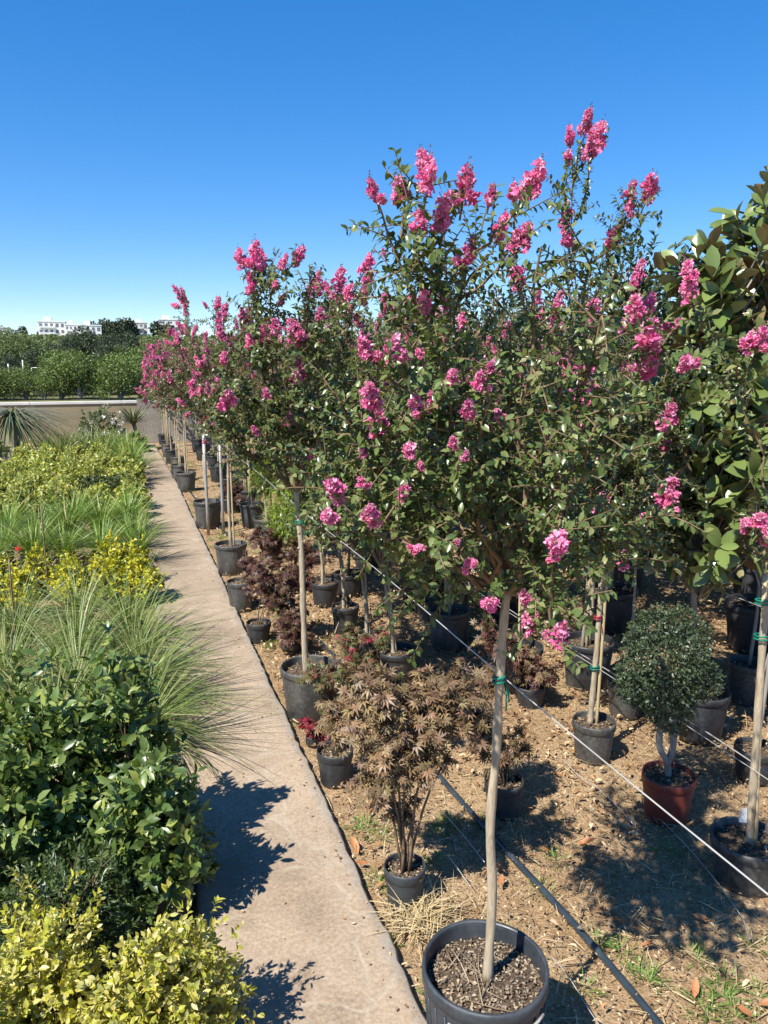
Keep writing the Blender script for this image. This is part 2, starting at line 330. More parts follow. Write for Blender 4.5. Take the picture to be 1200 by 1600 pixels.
# the path: a cast slab of stamped concrete with ragged edges
def path_mat():
    m, nt, b = mat('stamped_concrete'); tc = N(nt, 'TexCoord'); co = tc.outputs['Object']
    dn = N(nt, 'TexNoise', Scale=2.2, Detail=3); nt.links.new(co, dn.inputs['Vector'])
    vm = N(nt, 'VectorMath', operation='MULTIPLY_ADD'); vm.inputs[1].default_value = (.55, .55, .55)
    nt.links.new(dn.outputs['Color'], vm.inputs[0]); nt.links.new(co, vm.inputs[2])
    vo = N(nt, 'TexVoronoi', Scale=2.3, feature='DISTANCE_TO_EDGE'); nt.links.new(vm.outputs[0], vo.inputs['Vector'])
    vc = N(nt, 'TexVoronoi', Scale=2.3); nt.links.new(vm.outputs[0], vc.inputs['Vector'])
    n1 = N(nt, 'TexNoise', Scale=3.2, Detail=9, Roughness=.66); n2 = N(nt, 'TexNoise', Scale=70, Detail=6, Roughness=.7); n3 = N(nt, 'TexNoise', Scale=9, Detail=6, Roughness=.7)
    for n in (n1, n2, n3): nt.links.new(co, n.inputs['Vector'])
    a = ramp(nt, n1.outputs[0], [(.27, (.19, .135, .088)), (.40, (.31, .228, .154)), (.5, (.385, .294, .205)), (.58, (.335, .25, .172)), (.68, (.44, .352, .258)), (.8, (.50, .42, .33))])
    hs = N(nt, 'HueSaturation'); sx = N(nt, 'SeparateColor'); nt.links.new(vc.outputs['Color'], sx.inputs[0])
    mr = N(nt, 'MapRange'); mr.inputs[3].default_value = .86; mr.inputs[4].default_value = 1.10; nt.links.new(sx.outputs[0], mr.inputs[0]); nt.links.new(mr.outputs[0], hs.inputs['Value'])
    nt.links.new(a.outputs[0], hs.inputs['Color'])
    sp = mixc(nt, .35, hs.outputs[0], ramp(nt, n2.outputs[0], [(.36, (.13, .098, .068)), (.5, (.31, .248, .182)), (.66, (.50, .435, .36))]).outputs[0])
    jl = ramp(nt, vo.outputs['Distance'], [(.0, (1, 1, 1)), (.012, (.5, .5, .5)), (.03, (0, 0, 0))])
    jm = N(nt, 'Math', operation='MULTIPLY'); nt.links.new(jl.outputs[0], jm.inputs[0]); nt.links.new(ramp(nt, n3.outputs[0], [(.40, (0, 0, 0)), (.58, (.6, .6, .6))]).outputs[0], jm.inputs[1])
    st = N(nt, 'TexNoise', Scale=1.1, Detail=7, Roughness=.72); nt.links.new(co, st.inputs['Vector'])
    sp = mixc(nt, ramp(nt, st.outputs[0], [(.5, (0, 0, 0)), (.63, (.55, .55, .55))]).outputs[0], sp, (.19, .145, .105))      # damp and soil stains
    jc = mixc(nt, jm.outputs[0], sp, (.42, .36, .285))
    # pale worn strip along the two cast edges
    se = N(nt, 'SeparateXYZ'); nt.links.new(co, se.inputs[0])
    e1 = N(nt, 'Math', operation='ADD'); e1.inputs[1].default_value = -.445; nt.links.new(se.outputs[0], e1.inputs[0])
    e2 = N(nt, 'Math', operation='ABSOLUTE'); nt.links.new(e1.outputs[0], e2.inputs[0])
    e3 = N(nt, 'Math', operation='MULTIPLY_ADD'); e3.inputs[1].default_value = .16; nt.links.new(n3.outputs[0], e3.inputs[0]); nt.links.new(e2.outputs[0], e3.inputs[2])
    er = ramp(nt, e3.outputs[0], [(.325, (0, 0, 0)), (.37, (.75, .75, .75))])
    ec = mixc(nt, er.outputs[0], jc, (.40, .355, .29))
    nt.links.new(ec, b.inputs['Base Color']); b.inputs['Roughness'].default_value = .85; b.inputs['Specular IOR Level'].default_value = .2
    h1 = N(nt, 'Math', operation='MULTIPLY_ADD'); h1.inputs[1].default_value = .25; nt.links.new(n2.outputs[0], h1.inputs[0]); nt.links.new(n3.outputs[0], h1.inputs[2])
    h2 = N(nt, 'Math', operation='MULTIPLY_ADD'); h2.inputs[1].default_value = -.35; nt.links.new(jm.outputs[0], h2.inputs[0]); nt.links.new(h1.outputs[0], h2.inputs[2])
    bump(nt, b, h2.outputs[0], .55, .012); return m
M['path'] = path_mat()
PX0, PX1 = .145, .745
mb = MB(); ny = 460; ys = np.linspace(-1.5, 18.2, ny); rg = np.random.default_rng(3)
def rough_line(n, a): 
    r = rg.normal(size=n); k = np.exp(-np.linspace(-2, 2, 9) ** 2); return a * np.convolve(r, k / k.sum(), 'same') + a * .4 * rg.normal(size=n)
turn = -.09 * np.clip((ys - 12) / 6, 0, 1) ** 1.5
cols = [(PX0 + rough_line(ny, .006), np.full(ny, -.07)), (PX0 + rough_line(ny, .005), np.full(ny, -.012)), (PX0 + .012 + 0 * ys, 0 * ys)]
for q in np.linspace(PX0 + .06, PX1 - .06, 7): cols.append((q + 0 * ys, .0022 * np.sin(q * 17 + ys * 2.3) + .001 * np.sin(ys * 9 + q * 30)))
er = rough_line(ny, .007)
cols += [(PX1 - .014 + er, 0 * ys), (PX1 - .002 + er + rough_line(ny, .002), np.full(ny, -.012)), (PX1 - .004 + er, np.full(ny, -.07))]
V = np.stack([np.stack([c[0] + turn, ys, c[1]], -1) for c in cols], 1); k = len(cols)
i = np.arange(ny - 1)[:, None] * k; j = np.arange(k - 1)[None]
mb.add(V.reshape(-1, 3), np.stack([i + j, i + j + 1, i + j + 1 + k, i + j + k], -1).reshape(-1, 4))
path = tag(mb.build('path', M['path']), kind='structure')
# a second paved path far on the left
mb = MB(); box(mb, (-3.3, 6, -.06), (-1.72, 18.2, .0)); tag(mb.build('side_path', M['path']), kind='structure')

# beige retaining wall with a pale coping
M['wall'] = noise_mat('earth_render', [(.3, (.22, .175, .105)), (.5, (.29, .235, .145)), (.7, (.34, .28, .18))], 1.3, 8, .9, .2, .01, (1, 1, 2.2))
M['coping'] = noise_mat('pale_coping', [(.3, (.55, .53, .48)), (.7, (.68, .66, .61))], 5, 5, .8, .1)
t = thing('retaining_wall', (-2, WALL_Y, GZ), 'long beige rendered retaining wall with pale coping at the end of the path', 'wall')
mb = MB(); box(mb, (-14, -.1, -.2), (14, .1, .90)); mb.build('wall_face', M['wall'], t)
for q in range(14):
    mb = MB(); box(mb, (-14 + q * 2 + .006, -.125, .902), (-12 + q * 2 - .006, .125, .955)); mb.build('coping_slab', M['coping'], t)

# ------------------------------------------------------------------ pots
_pc = {}
def pot(parent, r=.15, h=.3, m='pot', key=0, hero=False, drop=.05, rz=0):
    k = (round(r, 3), round(h, 3), m, hero)
    if k not in _pc:
        rng = np.random.default_rng(int(r * 1000) + int(h * 777) + key)
        b = MB(); rb = r * .80; sides = 64 if hero else 32
        th = .006
        lathe(b, [(rb * .0, .004), (rb * .93, .0), (rb, .012), (rb + (r * .955 - rb) * .5, h * .5), (r * .955, h - .045), (r * .955, h - .03)], sides, wob=.012)
        lathe(b, [(r * .93, h - .004), (r * .91, h - drop - .02)], sides, wob=.012)
        if hero:                                                   # moulded ribs down the wall
            for a in np.arange(28) * 2 * pi / 28:
                p = [(cos(a) * (rb + (r * .955 - rb) * q + .001), sin(a) * (rb + (r * .955 - rb) * q + .001), .02 + q * (h - .075)) for q in (0, .5, 1)]
                tube(b, p, .0035, 4)
        body = b.mesh('pot', M[m])
        b = MB(); lathe(b, [(r * .952, h - .04), (r * .995, h - .036), (r * 1.0, h - .008), (r * .985, h), (r * .94, h), (r * .925, h - .012)], sides, wob=.012)
        rim = b.mesh('rim', M[m])
        b = MB(); n = 24; rr = np.linspace(0, 1, 7)[1:]
        V = [(0, 0, h - drop + .012)]; F3 = []; F4 = []
        for q, t in enumerate(rr):
            for s in range(n):
                a = s * 2 * pi / n; V.append((r * .925 * t * cos(a), r * .925 * t * sin(a), h - drop + .012 * (1 - t) + rng.normal() * .004 * (t < 1)))
        F3 = [(0, 1 + s, 1 + (s + 1) % n) for s in range(n)]
        for q in range(len(rr) - 1):
            for s in range(n): F4.append((1 + q * n + s, 1 + (q + 1) * n + s, 1 + (q + 1) * n + (s + 1) % n, 1 + q * n + (s + 1) % n))
        b.add(V, F3, F4)
        nc = 1900 if hero else 160
        a = rng.uniform(0, 2 * pi, nc); q = np.sqrt(rng.uniform(0, 1, nc)) * r * .9
        p = np.stack([q * np.cos(a), q * np.sin(a), h - drop + .012 * (1 - q / r) + rng.uniform(0, .008, nc)], 1)
        d = rand_unit(rng, nc); d[:, 2] *= .3; u = rand_unit(rng, nc) * .5 + [0, 0, 1]
        leaves(b, T_small(.55, .1, .15), p, d, u, rng.uniform(.004, .016 if hero else .022, nc), m=1)
        if hero:                                                   # loose twigs on the bark mulch
            for q in range(16):
                a, t = rng.uniform(0, 2 * pi), rng.uniform(0, .6) * r; p0 = np.array([t * cos(a), t * sin(a), h - drop + .016]); dd = rand_unit(rng, 1)[0] * rng.uniform(.04, .09); dd[2] = rng.uniform(-.004, .01)
                tube(b, [p0 - dd, p0 + rng.normal(size=3) * .005, p0 + dd], [.0022, .002, .0012], 4, m=1)
        soil = b.mesh('soil', [M['soil'], M['chip']])
        _pc[k] = (body, rim, soil)
    body, rim, soil = _pc[k]
    po = link('pot', body, parent, None, (0, 0, rz)); link('rim', rim, po); link('soil', soil, po)
    return po

# ------------------------------------------------------------------ crape myrtles
def flower_mesh(seed):
    """a frilly panicle, 1 unit tall along z, florets of crinkled petals and a few buds on top"""
    rng = np.random.default_rng(seed); b = MB(); nl = 6; P = []; out = []
    for q in range(nl):                                              # uneven side sprays up a bent axis
        t = (q + rng.uniform(-.2, .3)) / nl; a0 = q * 2.3 + seed; off = .20 * (1.1 - t) * rng.uniform(.5, 1.25); c = np.array([off * cos(a0), off * sin(a0), .10 + t * .80]); rr = .17 * (1.15 - .55 * t) * rng.uniform(.75, 1.2)
        for _ in range(int(rng.integers(9, 16) * (1.15 - .4 * t))):
            d = rand_unit(rng, 1)[0]; P.append(c + d * rr * rng.uniform(.6, 1.05)); out.append(nrm(d + rng.normal(size=3) * .35))
    n = len(P); P = np.array(P); out = np.array(out)
    for q in range(n):
        k = 7; z = out[q]; x = nrm(np.cross(z, rng.normal(size=3))); y = np.cross(z, x); R = rng.uniform(.09, .17)
        an = np.arange(2 * k) * pi / k; rad = R * np.where(np.arange(2 * k) % 2, .62, 1) * rng.uniform(.75, 1.2, 2 * k); zz = rng.uniform(-.35, .6, 2 * k) * R
        V = np.vstack([P[q] - z * R * .35, P[q] + rad[:, None] * (np.cos(an)[:, None] * x + np.sin(an)[:, None] * y) + zz[:, None] * z])
        F = [(0, 1 + s, 1 + (s + 1) % (2 * k)) for s in range(2 * k)]
        b.add(V, F, smooth=False)
    nb = 30; t = rng.uniform(.45, 1.12, nb); a = rng.uniform(0, 2 * pi, nb); rr = .28 * (1.2 - t)
    leaves(b, T_small(.8, .1, .3), np.stack([rr * np.cos(a), rr * np.sin(a), t], 1), rand_unit(rng, nb) + [0, 0, .8], rand_unit(rng, nb), .06, m=1)
    tube(b, [(0, 0, -.35), (0, 0, .3), (.01, 0, 1)], [.03, .022, .008], 5, m=2)
    return b.mesh('flower_cluster', [M['pink'], M['bud'], M['twig']])
FLOW = [flower_mesh(q) for q in range(6)]
TL_CR = T_leaf(.52, .16, .08); TL_CRS = T_small(.55, .14, .08)

def along(rng, P, spacing, L, lpos, ldir, lup, start=0., droop=.25, spread=1.):
    """leaves in loose pairs along a twig"""
    seg = np.linalg.norm(np.diff(P, axis=0), axis=1); cum = np.concatenate([[0], np.cumsum(seg)]); tot = cum[-1]
    s = np.arange(start * tot, tot, spacing); 
    if len(s) == 0: return
    pos = np.stack([np.interp(s, cum, P[:, q]) for q in range(3)], 1); T = nrm(np.stack([np.interp(s, cum, np.gradient(P[:, q])) for q in range(3)], 1))
    for side in (0, 1):
        a = rand_unit(rng, len(s)); a = nrm(a - (a * T).sum(-1, keepdims=True) * T)
        d = nrm(a * spread + T * rng.uniform(.2, .8, (len(s), 1)) + np.array([0, 0, -droop]) * rng.uniform(0, 1.4, (len(s), 1)))
        lpos.append(pos); ldir.append(d); lup.append(rand_unit(rng, len(s)) * .55 + T * .35 + np.array([-.15, -.1, .8]))

def crape(seed, root, soil_z, trunk_pts, top, spread, shoots, twigs, targets=(), leaf=.032, spacing=.017, trad=.016, fine=True, low=.0, lmat='crape_leaf', asym=(0, 0), sides=8, pan=None, t0=.12):
    """trunk + branches (part trunk), leaf mass (crown) and one flower_cluster per panicle. Local coordinates of root."""
    rng = np.random.default_rng(seed); wood = MB(); TP = spline(trunk_pts, 40); F = TP[-1]
    tr = np.linspace(trad * 1.1, trad * .85, len(TP)) * (1 + .05 * np.sin(np.arange(len(TP)) * .9 + seed) + .05 * rng.normal(size=len(TP))); tr[0] *= 1.3
    for q in rng.integers(6, 38, 5):                                 # pruning knots
        d = rand_unit(rng, 1)[0] * [1, 1, .4]; tube(wood, [TP[q], TP[q] + d * tr[q] * 1.25, TP[q] + d * tr[q] * 1.55], [tr[q] * .55, tr[q] * .42, tr[q] * .2], 6)
    tube(wood, TP, tr, 12 if fine else sides)
    lp, ldr, lu = [], [], []; pans = []; built = [TP[-3:]]
    def shoot(E, rad, ntw, s0, bend=None, flower=None, tl=(.10, .28)):
        c = F + (E - F) * np.array([.55, .55, .35]) if bend is None else bend
        P = bez(F, c, E, 12); P[1:-1] += rng.normal(size=(10, 3)) * .008
        tube(wood, P, np.linspace(rad, .0022, 12), 5, m=1, cap=False)
        along(rng, P, spacing * 1.1, leaf, lp, ldr, lu, s0); built.append(P[3:10])
        for _ in range(ntw):
            t = rng.uniform(t0, .97); q = t * 11; i0 = int(q); p0 = P[i0] + (P[min(i0 + 1, 11)] - P[i0]) * (q - i0)
            T = nrm(P[min(i0 + 1, 11)] - P[i0]); rd = p0 - F; rd = nrm(np.array([rd[0], rd[1], 0]) + rng.normal(size=3) * .35)
            d = nrm(rand_unit(rng, 1)[0] * .9 + rd * .5 + T * .45 + np.array([0, 0, .25])); ln = rng.uniform(*tl) * (1.15 - .45 * t)
            e = p0 + d * ln; mid = p0 + d * ln * .55 + np.array([0, 0, .1 * ln])
            Q = bez(p0, mid, e + np.array([0, 0, -.06 * ln]), 5)
            tube(wood, Q, np.linspace(.0028, .0012, 5), 3, m=1, cap=False)
            along(rng, Q, spacing, leaf, lp, ldr, lu, .12)
            if pan and rng.random() < pan[0] * (.25 + 1.2 * max(0, (e[2] - F[2]) / (top - F[2]))): pans.append((Q[-1], d, rng.uniform(*pan[1]), .9))
    for q in range(shoots):
        a = q * 2.4 + rng.uniform(-.4, .4); u = (q + .5) / shoots; r = spread * math.sqrt(u) * rng.uniform(.8, 1.1)
        z = F[2] + (top - F[2]) * (1 - .55 * u * u) * rng.uniform(.72, 1.0)
        if low and rng.random() < low: z = F[2] + (top - F[2]) * rng.uniform(.08, .35)
        E = np.array([F[0] + asym[0] + r * cos(a), F[1] + asym[1] + r * sin(a), z])
        shoot(E, rng.uniform(.006, .010), twigs, .13 + t0)
        if pan and rng.random() < pan[2]: pans.append((E, nrm(np.array([.15 * cos(a), .15 * sin(a), 1])), rng.uniform(*pan[1]) * 1.2, .8))
    for (E, size, wf) in targets:                                        # shoots that end in the blossom seen in the photograph
        E = np.array(E); BP = np.concatenate(built); dist = np.linalg.norm(BP - E, axis=1); hi = E[2] > F[2] + .25
        ok = (dist > (.16 if hi else .12)) & ((BP[:, 2] < E[2] - (.13 if hi else -.02))); 
        src = BP[np.argmin(np.where(ok, dist, 9 + dist))]; ln = np.linalg.norm(E - src)
        ctl = src + (E - src) * np.array([.65, .65, .4]) + rng.normal(size=3) * .05 * ln
        P = bez(src, ctl, E, 10); P[1:-1] += rng.normal(size=(8, 3)) * .005; built.append(P[2:8])
        tube(wood, P, np.linspace(.0042, .0018, 10), 4, m=1, cap=False)
        along(rng, P, spacing * 1.2, leaf, lp, ldr, lu, .12, spread=1.1, droop=.35)
        for _ in range(4):
            t = rng.uniform(.15, .7); p0 = P[int(t * 9)]; d = nrm(rand_unit(rng, 1)[0] + [0, 0, .3]); Q = np.stack([p0, p0 + d * .06, p0 + d * .12])
            tube(wood, Q, [.002, .0016, .001], 3, m=1, cap=False); along(rng, Q, spacing, leaf, lp, ldr, lu, .1)
        pans.append((E, nrm(P[-1] - P[-3] + np.array([0, 0, .02])), size, wf))
    tk = wood.build('trunk', [M['bark'], M['twig']], root)
    lp = np.concatenate(lp); ldr = np.concatenate(ldr); lu = np.concatenate(lu)
    b = MB(); leaves(b, TL_CR if fine else TL_CRS, lp, ldr, lu, leaf * rng.uniform(.6, 1.2, len(lp)))
    tag(b.build('crown', M[lmat], root), kind='stuff')
    for q, (E, d, s, wf) in enumerate(pans):
        o = link('flower_cluster', FLOW[(q + seed) % len(FLOW)], root, E - d * s * .4, None, (s * wf * rng.uniform(.85, 1.15), s * wf * rng.uniform(.85, 1.15), s))
        o.rotation_euler = Vector(d).to_track_quat('Z', 'Y').to_euler(); o.rotation_euler.rotate_axis('Z', rng.uniform(0, 6.28))
    return F, len(lp), len(pans)
def stake(root, p0, p1, r=.009, m='bamboo', name='stake'):
    b = MB(); n = 9; P = np.linspace(p0, p1, n); tube(b, P, r * (1 + .12 * (np.arange(n) % 2)), 8); return b.build(name, M[m], root)
def tie(root, p, r, m='tie', tail=True):
    b = MB(); a = np.linspace(0, 2 * pi * 2, 26); P = np.stack([p[0] + r * np.cos(a), p[1] + r * np.sin(a), p[2] + np.linspace(-.012, .012, 26)], 1)
    tube(b, P, .0035, 5)
    if tail:
        tube(b, [p + np.array([r, 0, 0]), p + np.array([r * 1.3, -.008, -.035]), p + np.array([r * .9, -.02, -.075])], .0022, 4)
        tube(b, [p + np.array([r, 0, 0]), p + np.array([r * 2.0, .004, -.03]), p + np.array([r * 1.8, -.01, -.06])], .0022, 4)
    return b.build('tie', M[m], root)

def base_under(px, py, z): P = G(px, py, z); return np.array([P[0], P[1], GZ])

# --- tree A: the tree in the big slate pot beside the path
PA_H = .37; A = base_under(758, 1506, PA_H + GZ)
tA = thing('crape_myrtle', A, 'pink crape myrtle with bare sinuous trunk in the big slate pot beside the path', 'potted tree', 'crape myrtles')
pot(tA, .168, PA_H, 'pot_blue', hero=True, drop=.055)
def pl(px, py, B, off=0.): return atD(px, py, B, off) - B
trA = [pl(762, 1512, A)] + [pl(x, y, A, .0) for x, y in ((769, 1400), (766, 1290), (775, 1180), (780, 1075), (786, 985), (792, 925))]
trA[0][2] = PA_H - .06
PAN_A = [(585,300,40),(627,298,46),(661,250,36),(668,275,56),(726,295,58),(767,308,32),(655,347,38),(690,338,46),(783,354,42),(817,374,46),(731,396,50),(810,436,42),(803,300,28),(832,285,56),
 (663,472,36),(605,476,32),(573,548,40),(618,550,46),(655,552,16),(578,622,46),(590,664,46),(705,592,30),(750,598,36),(766,575,20),(650,632,32),(676,628,30),(730,641,36),(781,650,22),(764,666,16),
 (640,705,32),(657,728,18),(708,692,22),(728,712,18),(567,709,20),(523,765,46),(515,808,34),(566,755,24),(580,804,40),(604,812,18),(632,768,28),(649,858,30),(712,851,20),(735,882,30),(765,944,38),(824,937,40),(829,972,42),(874,992,46),(872,847,46),(865,868,22)]
rg = np.random.default_rng(11)
def targets(lst, B, offs, k=1., front=(-.44, -.24)):
    out = []
    for (x, y, s) in lst:
        off = rg.uniform(*offs) if y < 480 else rg.uniform(*front); P = atD(x, y, B, off); out.append((P - B, s / px_per_m(P) * (1.12 if y > 480 else 1.04) * k, 1.1 if y > 480 else .95))
    return out
FA, nl, npn = crape(1, tA, 0, trA, 2.25, .46, 19, 26, targets(PAN_A, A, (-.22, .22)), .0215, .0115, .0118, t0=.25, low=.14, asym=(-.06, .04))
tie(tA, pl(779, 1062, A), .0145)
b = MB(); a = np.linspace(3.7, 5.3, 12); tube(b, np.stack([.172 * np.cos(a), .172 * np.sin(a), PA_H - .055 - .01 * np.sin((a - 3.7) * 2)], 1), .004, 5); b.build('handle', M['wire'], tA)
b = MB(); p0 = np.array([.155, .05, PA_H - .05]); leaves(b, T_blade(.03, .1, 4), np.array([p0, p0 + [.004, .02, 0]]), np.array([[.1, .0, 1], [-.1, .2, 1.]]), np.array([[1., 0, 0], [1, 0, 0]]), [.13, .09]); b.build('straw_blade', M['straw'], tA)

# --- tree T3: the one with a tan stake in the dusty grey pot
B3 = G(925, 1186)
t3 = thing('crape_myrtle', B3, 'tall crape myrtle tied to a tan cane in the dusty grey pot, red tie', 'potted tree', 'crape myrtles')
pot(t3, .105, .21, 'pot_grey', drop=.03)
PAN_3 = [(890,212,26),(918,190,36),(934,218,44),(922,232,34),(888,246,24),(884,335,38),(886,370,36),(957,373,38),(985,300,30),(984,324,26),(1015,300,40),(1013,283,24),(992,486,40),(1016,471,28),(1013,526,48),(1012,573,52),
 (910,594,52),(908,622,26),(903,658,32),(883,573,28),(858,634,26),(943,790,36),(1006,812,28),(973,873,34),(1042,774,50),(1045,652,42),(1060,505,18)]
tr3 = [pl(x, y, B3) for x, y in ((922, 1125), (930, 1040), (937, 950), (940, 880))]; tr3[0][2] = .19
crape(2, t3, 0, tr3, 2.3, .46, 23, 25, targets(PAN_3, B3, (-.35, .25)), .0245, .0135, .013, low=.22, asym=(-.02, -.06))
stake(t3, pl(932, 1128, B3) + [0, 0, -.06], pl(949, 890, B3), .007)
b = MB(); Cd = pl(957, 775, B3, -.15); rd = np.random.default_rng(77); dd = nrm(np.array([-.5, .1, -.9]) + rd.normal(size=(70, 3)) * .35)
leaves(b, T_blade(.05, .2, 4), Cd + rd.normal(size=(70, 3)) * .05, dd, rand_unit(rd, 70), rd.uniform(.06, .17, 70)); tag(b.build('dry_leaves', M['litter'], t3), kind='stuff')
tie(t3, pl(929, 1043, B3), .02, 'tie', False); tie(t3, pl(934, 965, B3), .018, 'redtie')

# --- tree TR: twin stakes in the low dark pot under the magnolia
BR = G(1163, 1378)
tR = thing('crape_myrtle', BR, 'crape myrtle between two grey weathered canes in a dusty pot in front of the magnolia', 'potted tree', 'crape myrtles')
pot(tR, .135, .19, 'pot_grey', drop=.03)
trR = [pl(x, y, BR) for x, y in ((1172, 1305), (1180, 1180), (1192, 1000), (1202, 880))]; trR[0][2] = .17
PAN_R = [(1078,430,44),(1078,455,40),(1075,566,38),(1170,538,36),(1192,528,36),(1170,820,40),(1192,838,40),(1185,815,34)]
crape(3, tR, 0, trR, 1.95, .18, 2, 7, targets(PAN_R, BR, (-.1, .25)), .032, .02, .014, asym=(.16, .0))
stake(tR, pl(1181, 1308, BR) + [0, 0, -.06], pl(1196, 900, BR), .009, 'bamboo'); tie(tR, pl(1191, 995, BR), .026, 'tie', False); tie(tR, pl(1193, 940, BR), .026)
b = MB(); box(b, (-.001, -.016, 0), (.001, .016, .055)); o = b.build('plant_tag', M['white'], tR); o.location = pl(1161, 1285, BR); o.rotation_euler = (.15, .1, 1.3)

# --- tree B beside the path
BB = G(470, 1126) + np.array([.06, .04, 0])
tB = thing('crape_myrtle', BB, 'crape myrtle with straight pale trunk and cut stub, in the dusty pot by the path', 'potted tree', 'crape myrtles')
pot(tB, .155, .30, 'pot_grey', drop=.045)
trB = [pl(x, y, BB) for x, y in ((478, 1050), (474, 960), (471, 860), (465, 790), (463, 768))]; trB[0][2] = .25
PAN_B = [(378,405,30),(398,402,44),(408,410,36),(392,442,34),(443,410,24),(467,398,32),(430,445,16),(492,446,32),(482,460,24),(467,524,38),(460,515,30),(465,577,38),(415,520,24),(390,535,22),(430,510,24),(355,626,38),(398,672,16),(415,615,18),(452,655,20),(488,710,20),(440,470,24),(500,490,20),(345,520,22),(350,560,20)]
crape(4, tB, 0, trB, 2.42, .56, 20, 24, targets(PAN_B, BB, (-.3, .3)), .033, .019, .016, low=.0, t0=.3)
stake(tB, trB[-1] + [.0, 0, -.02], trB[-1] + [.07, .0, .06], .009, 'bark', 'cut_stub'); tie(tB, pl(468, 815, BB), .024)

# --- row behind: four slim trees between A and B
ROW2 = [((620, 1062), (614, 1035), (598, 890), 'in the wide low pot beside the dried grass', .125), ((577, 1037), (573, 997), (562, 868), 'with whitish stem in a black pot before the bright feathery shrub', .10), ((540, 987), (537, 957), (527, 840), 'with tan cane, second of the slim row behind the crimson maple', .10), ((508, 946), (504, 925), (497, 830), 'with white stem in the black pot farthest along the slim row', .11)]
PAN_2 = [[(600,396,14),(640,470,20),(560,500,22)], [(530,436,34),(545,460,30),(535,468,34),(573,415,34),(575,442,36),(567,462,28)], [(520,500,26),(545,490,26),(505,530,24)], [(498,440,28),(520,470,26),(510,450,24)]]
for q, (gp, p0, p1, lab, pr) in enumerate(ROW2):
    Bq = G(*gp)
    t = thing('crape_myrtle', Bq, 'slim crape myrtle ' + lab, 'potted tree', 'crape myrtles')
    pot(t, pr, .20, ('pot', 'pot', 'pot', 'pot')[q], drop=.03)
    a, c = pl(*p0, Bq), pl(*p1, Bq); a[2] = .17
    crape(20 + q, t, 0, [a, (a * .6 + c * .4) + [.012, 0, 0], c], 2.4, .52, 15, 20, targets(PAN_2[q], Bq, (-.2, .2)), .036, .021, .012, fine=False, low=.05, t0=.22)
    stake(t, a + [.025, .0, -.03], c + [.02, 0, .05], .006)

# --- generic crape myrtles, copied down the rows
PROTO = []
for q in range(5):
    t = thing('crape_myrtle', (0, 0, 0), 'x', 'potted tree', 'crape myrtles')
    pot(t, .15, .29, ('pot', 'pot_grey')[q % 2], drop=.045)
    rr = random.Random(q)
    dense = (.10, .12, .06, .24, .20)[q]
    crape(40 + q, t, 0, [np.array([0, 0, .24]), np.array([.02 * rr.uniform(-1, 1), .02, .7]), np.array([.03 * rr.uniform(-1, 1), -.01, 1.22])], 2.45, .56, 16, 21, (), .030, .0185, .014, fine=False, low=.1, t0=.2, lmat='crape_far',
          pan=(dense * 1.2, (.08, .13), (.6, .7, .35, 1., 1.)[q]))
    stake(t, np.array([.03, .01, .2]), np.array([.03, 0, 1.3]), .008)
    PROTO.append(t)
_used = set()
def put(q, x, y, label, sc=1., rz=None):
    rz = R0.uniform(0, 6.28) if rz is None else rz
    if q not in _used:
        _used.add(q); o = PROTO[q]; o.location = (float(x), float(y), GZ); o.rotation_euler = (0, 0, rz); o.scale = (sc,) * 3; o['label'] = label; o['group'] = 'crape myrtles'; return o
    return copy_thing(PROTO[q], (x, y, GZ), rz, label, 'crape myrtles', sc)
ordn = ['last', 'second', 'third', 'fourth', 'fifth', 'sixth', 'seventh', 'eighth', 'ninth', 'tenth', 'eleventh', 'twelfth']
edge = [((355, 896), 1), ((317, 824), 1), ((283, 768), 1), ((277, 752), 3), ((270, 737), 3), ((262, 724), 4), ((258, 714), 3), ((254, 706), 4), ((251, 700), 3), ((248, 695), 4)]
for q, ((px, py), k) in enumerate(edge):
    P = G(px, py); n = len(edge) - q
    lab = 'potted crape myrtle by the path edge nearest the retaining wall' if n == 1 else '%s potted crape myrtle along the path edge counting from the retaining wall' % ordn[n - 1]
    put(k, .86 + .04 * R0.uniform(-1, 1), P[1], lab, (.98, 1.1, .99, .93, .93, .9, .92, .9, .86, .84)[q])
for row, x, ylist in (('second', 1.45, [8.0, 8.9, 9.9, 11.1, 12.4, 13.8, 15.3, 16.8]), ('third', 2.1, [3.85, 4.6, 5.5, 6.7, 8.0, 9.5, 11.2, 13.0, 15.0]), ('fourth', 2.62, [3.75, 4.9, 6.2, 7.8, 9.6, 11.8, 14.0])):
    for n, y in enumerate(ylist):
        k = len(ylist) - n; put(int(R0.integers(0, 3)), x + .08 * R0.uniform(-1, 1), y, '%spotted crape myrtle from the retaining wall in the %s row of pots' % ('nearest ' if k == 1 else ordn[k - 1] + ' ', row), R0.uniform(.9, 1.02))

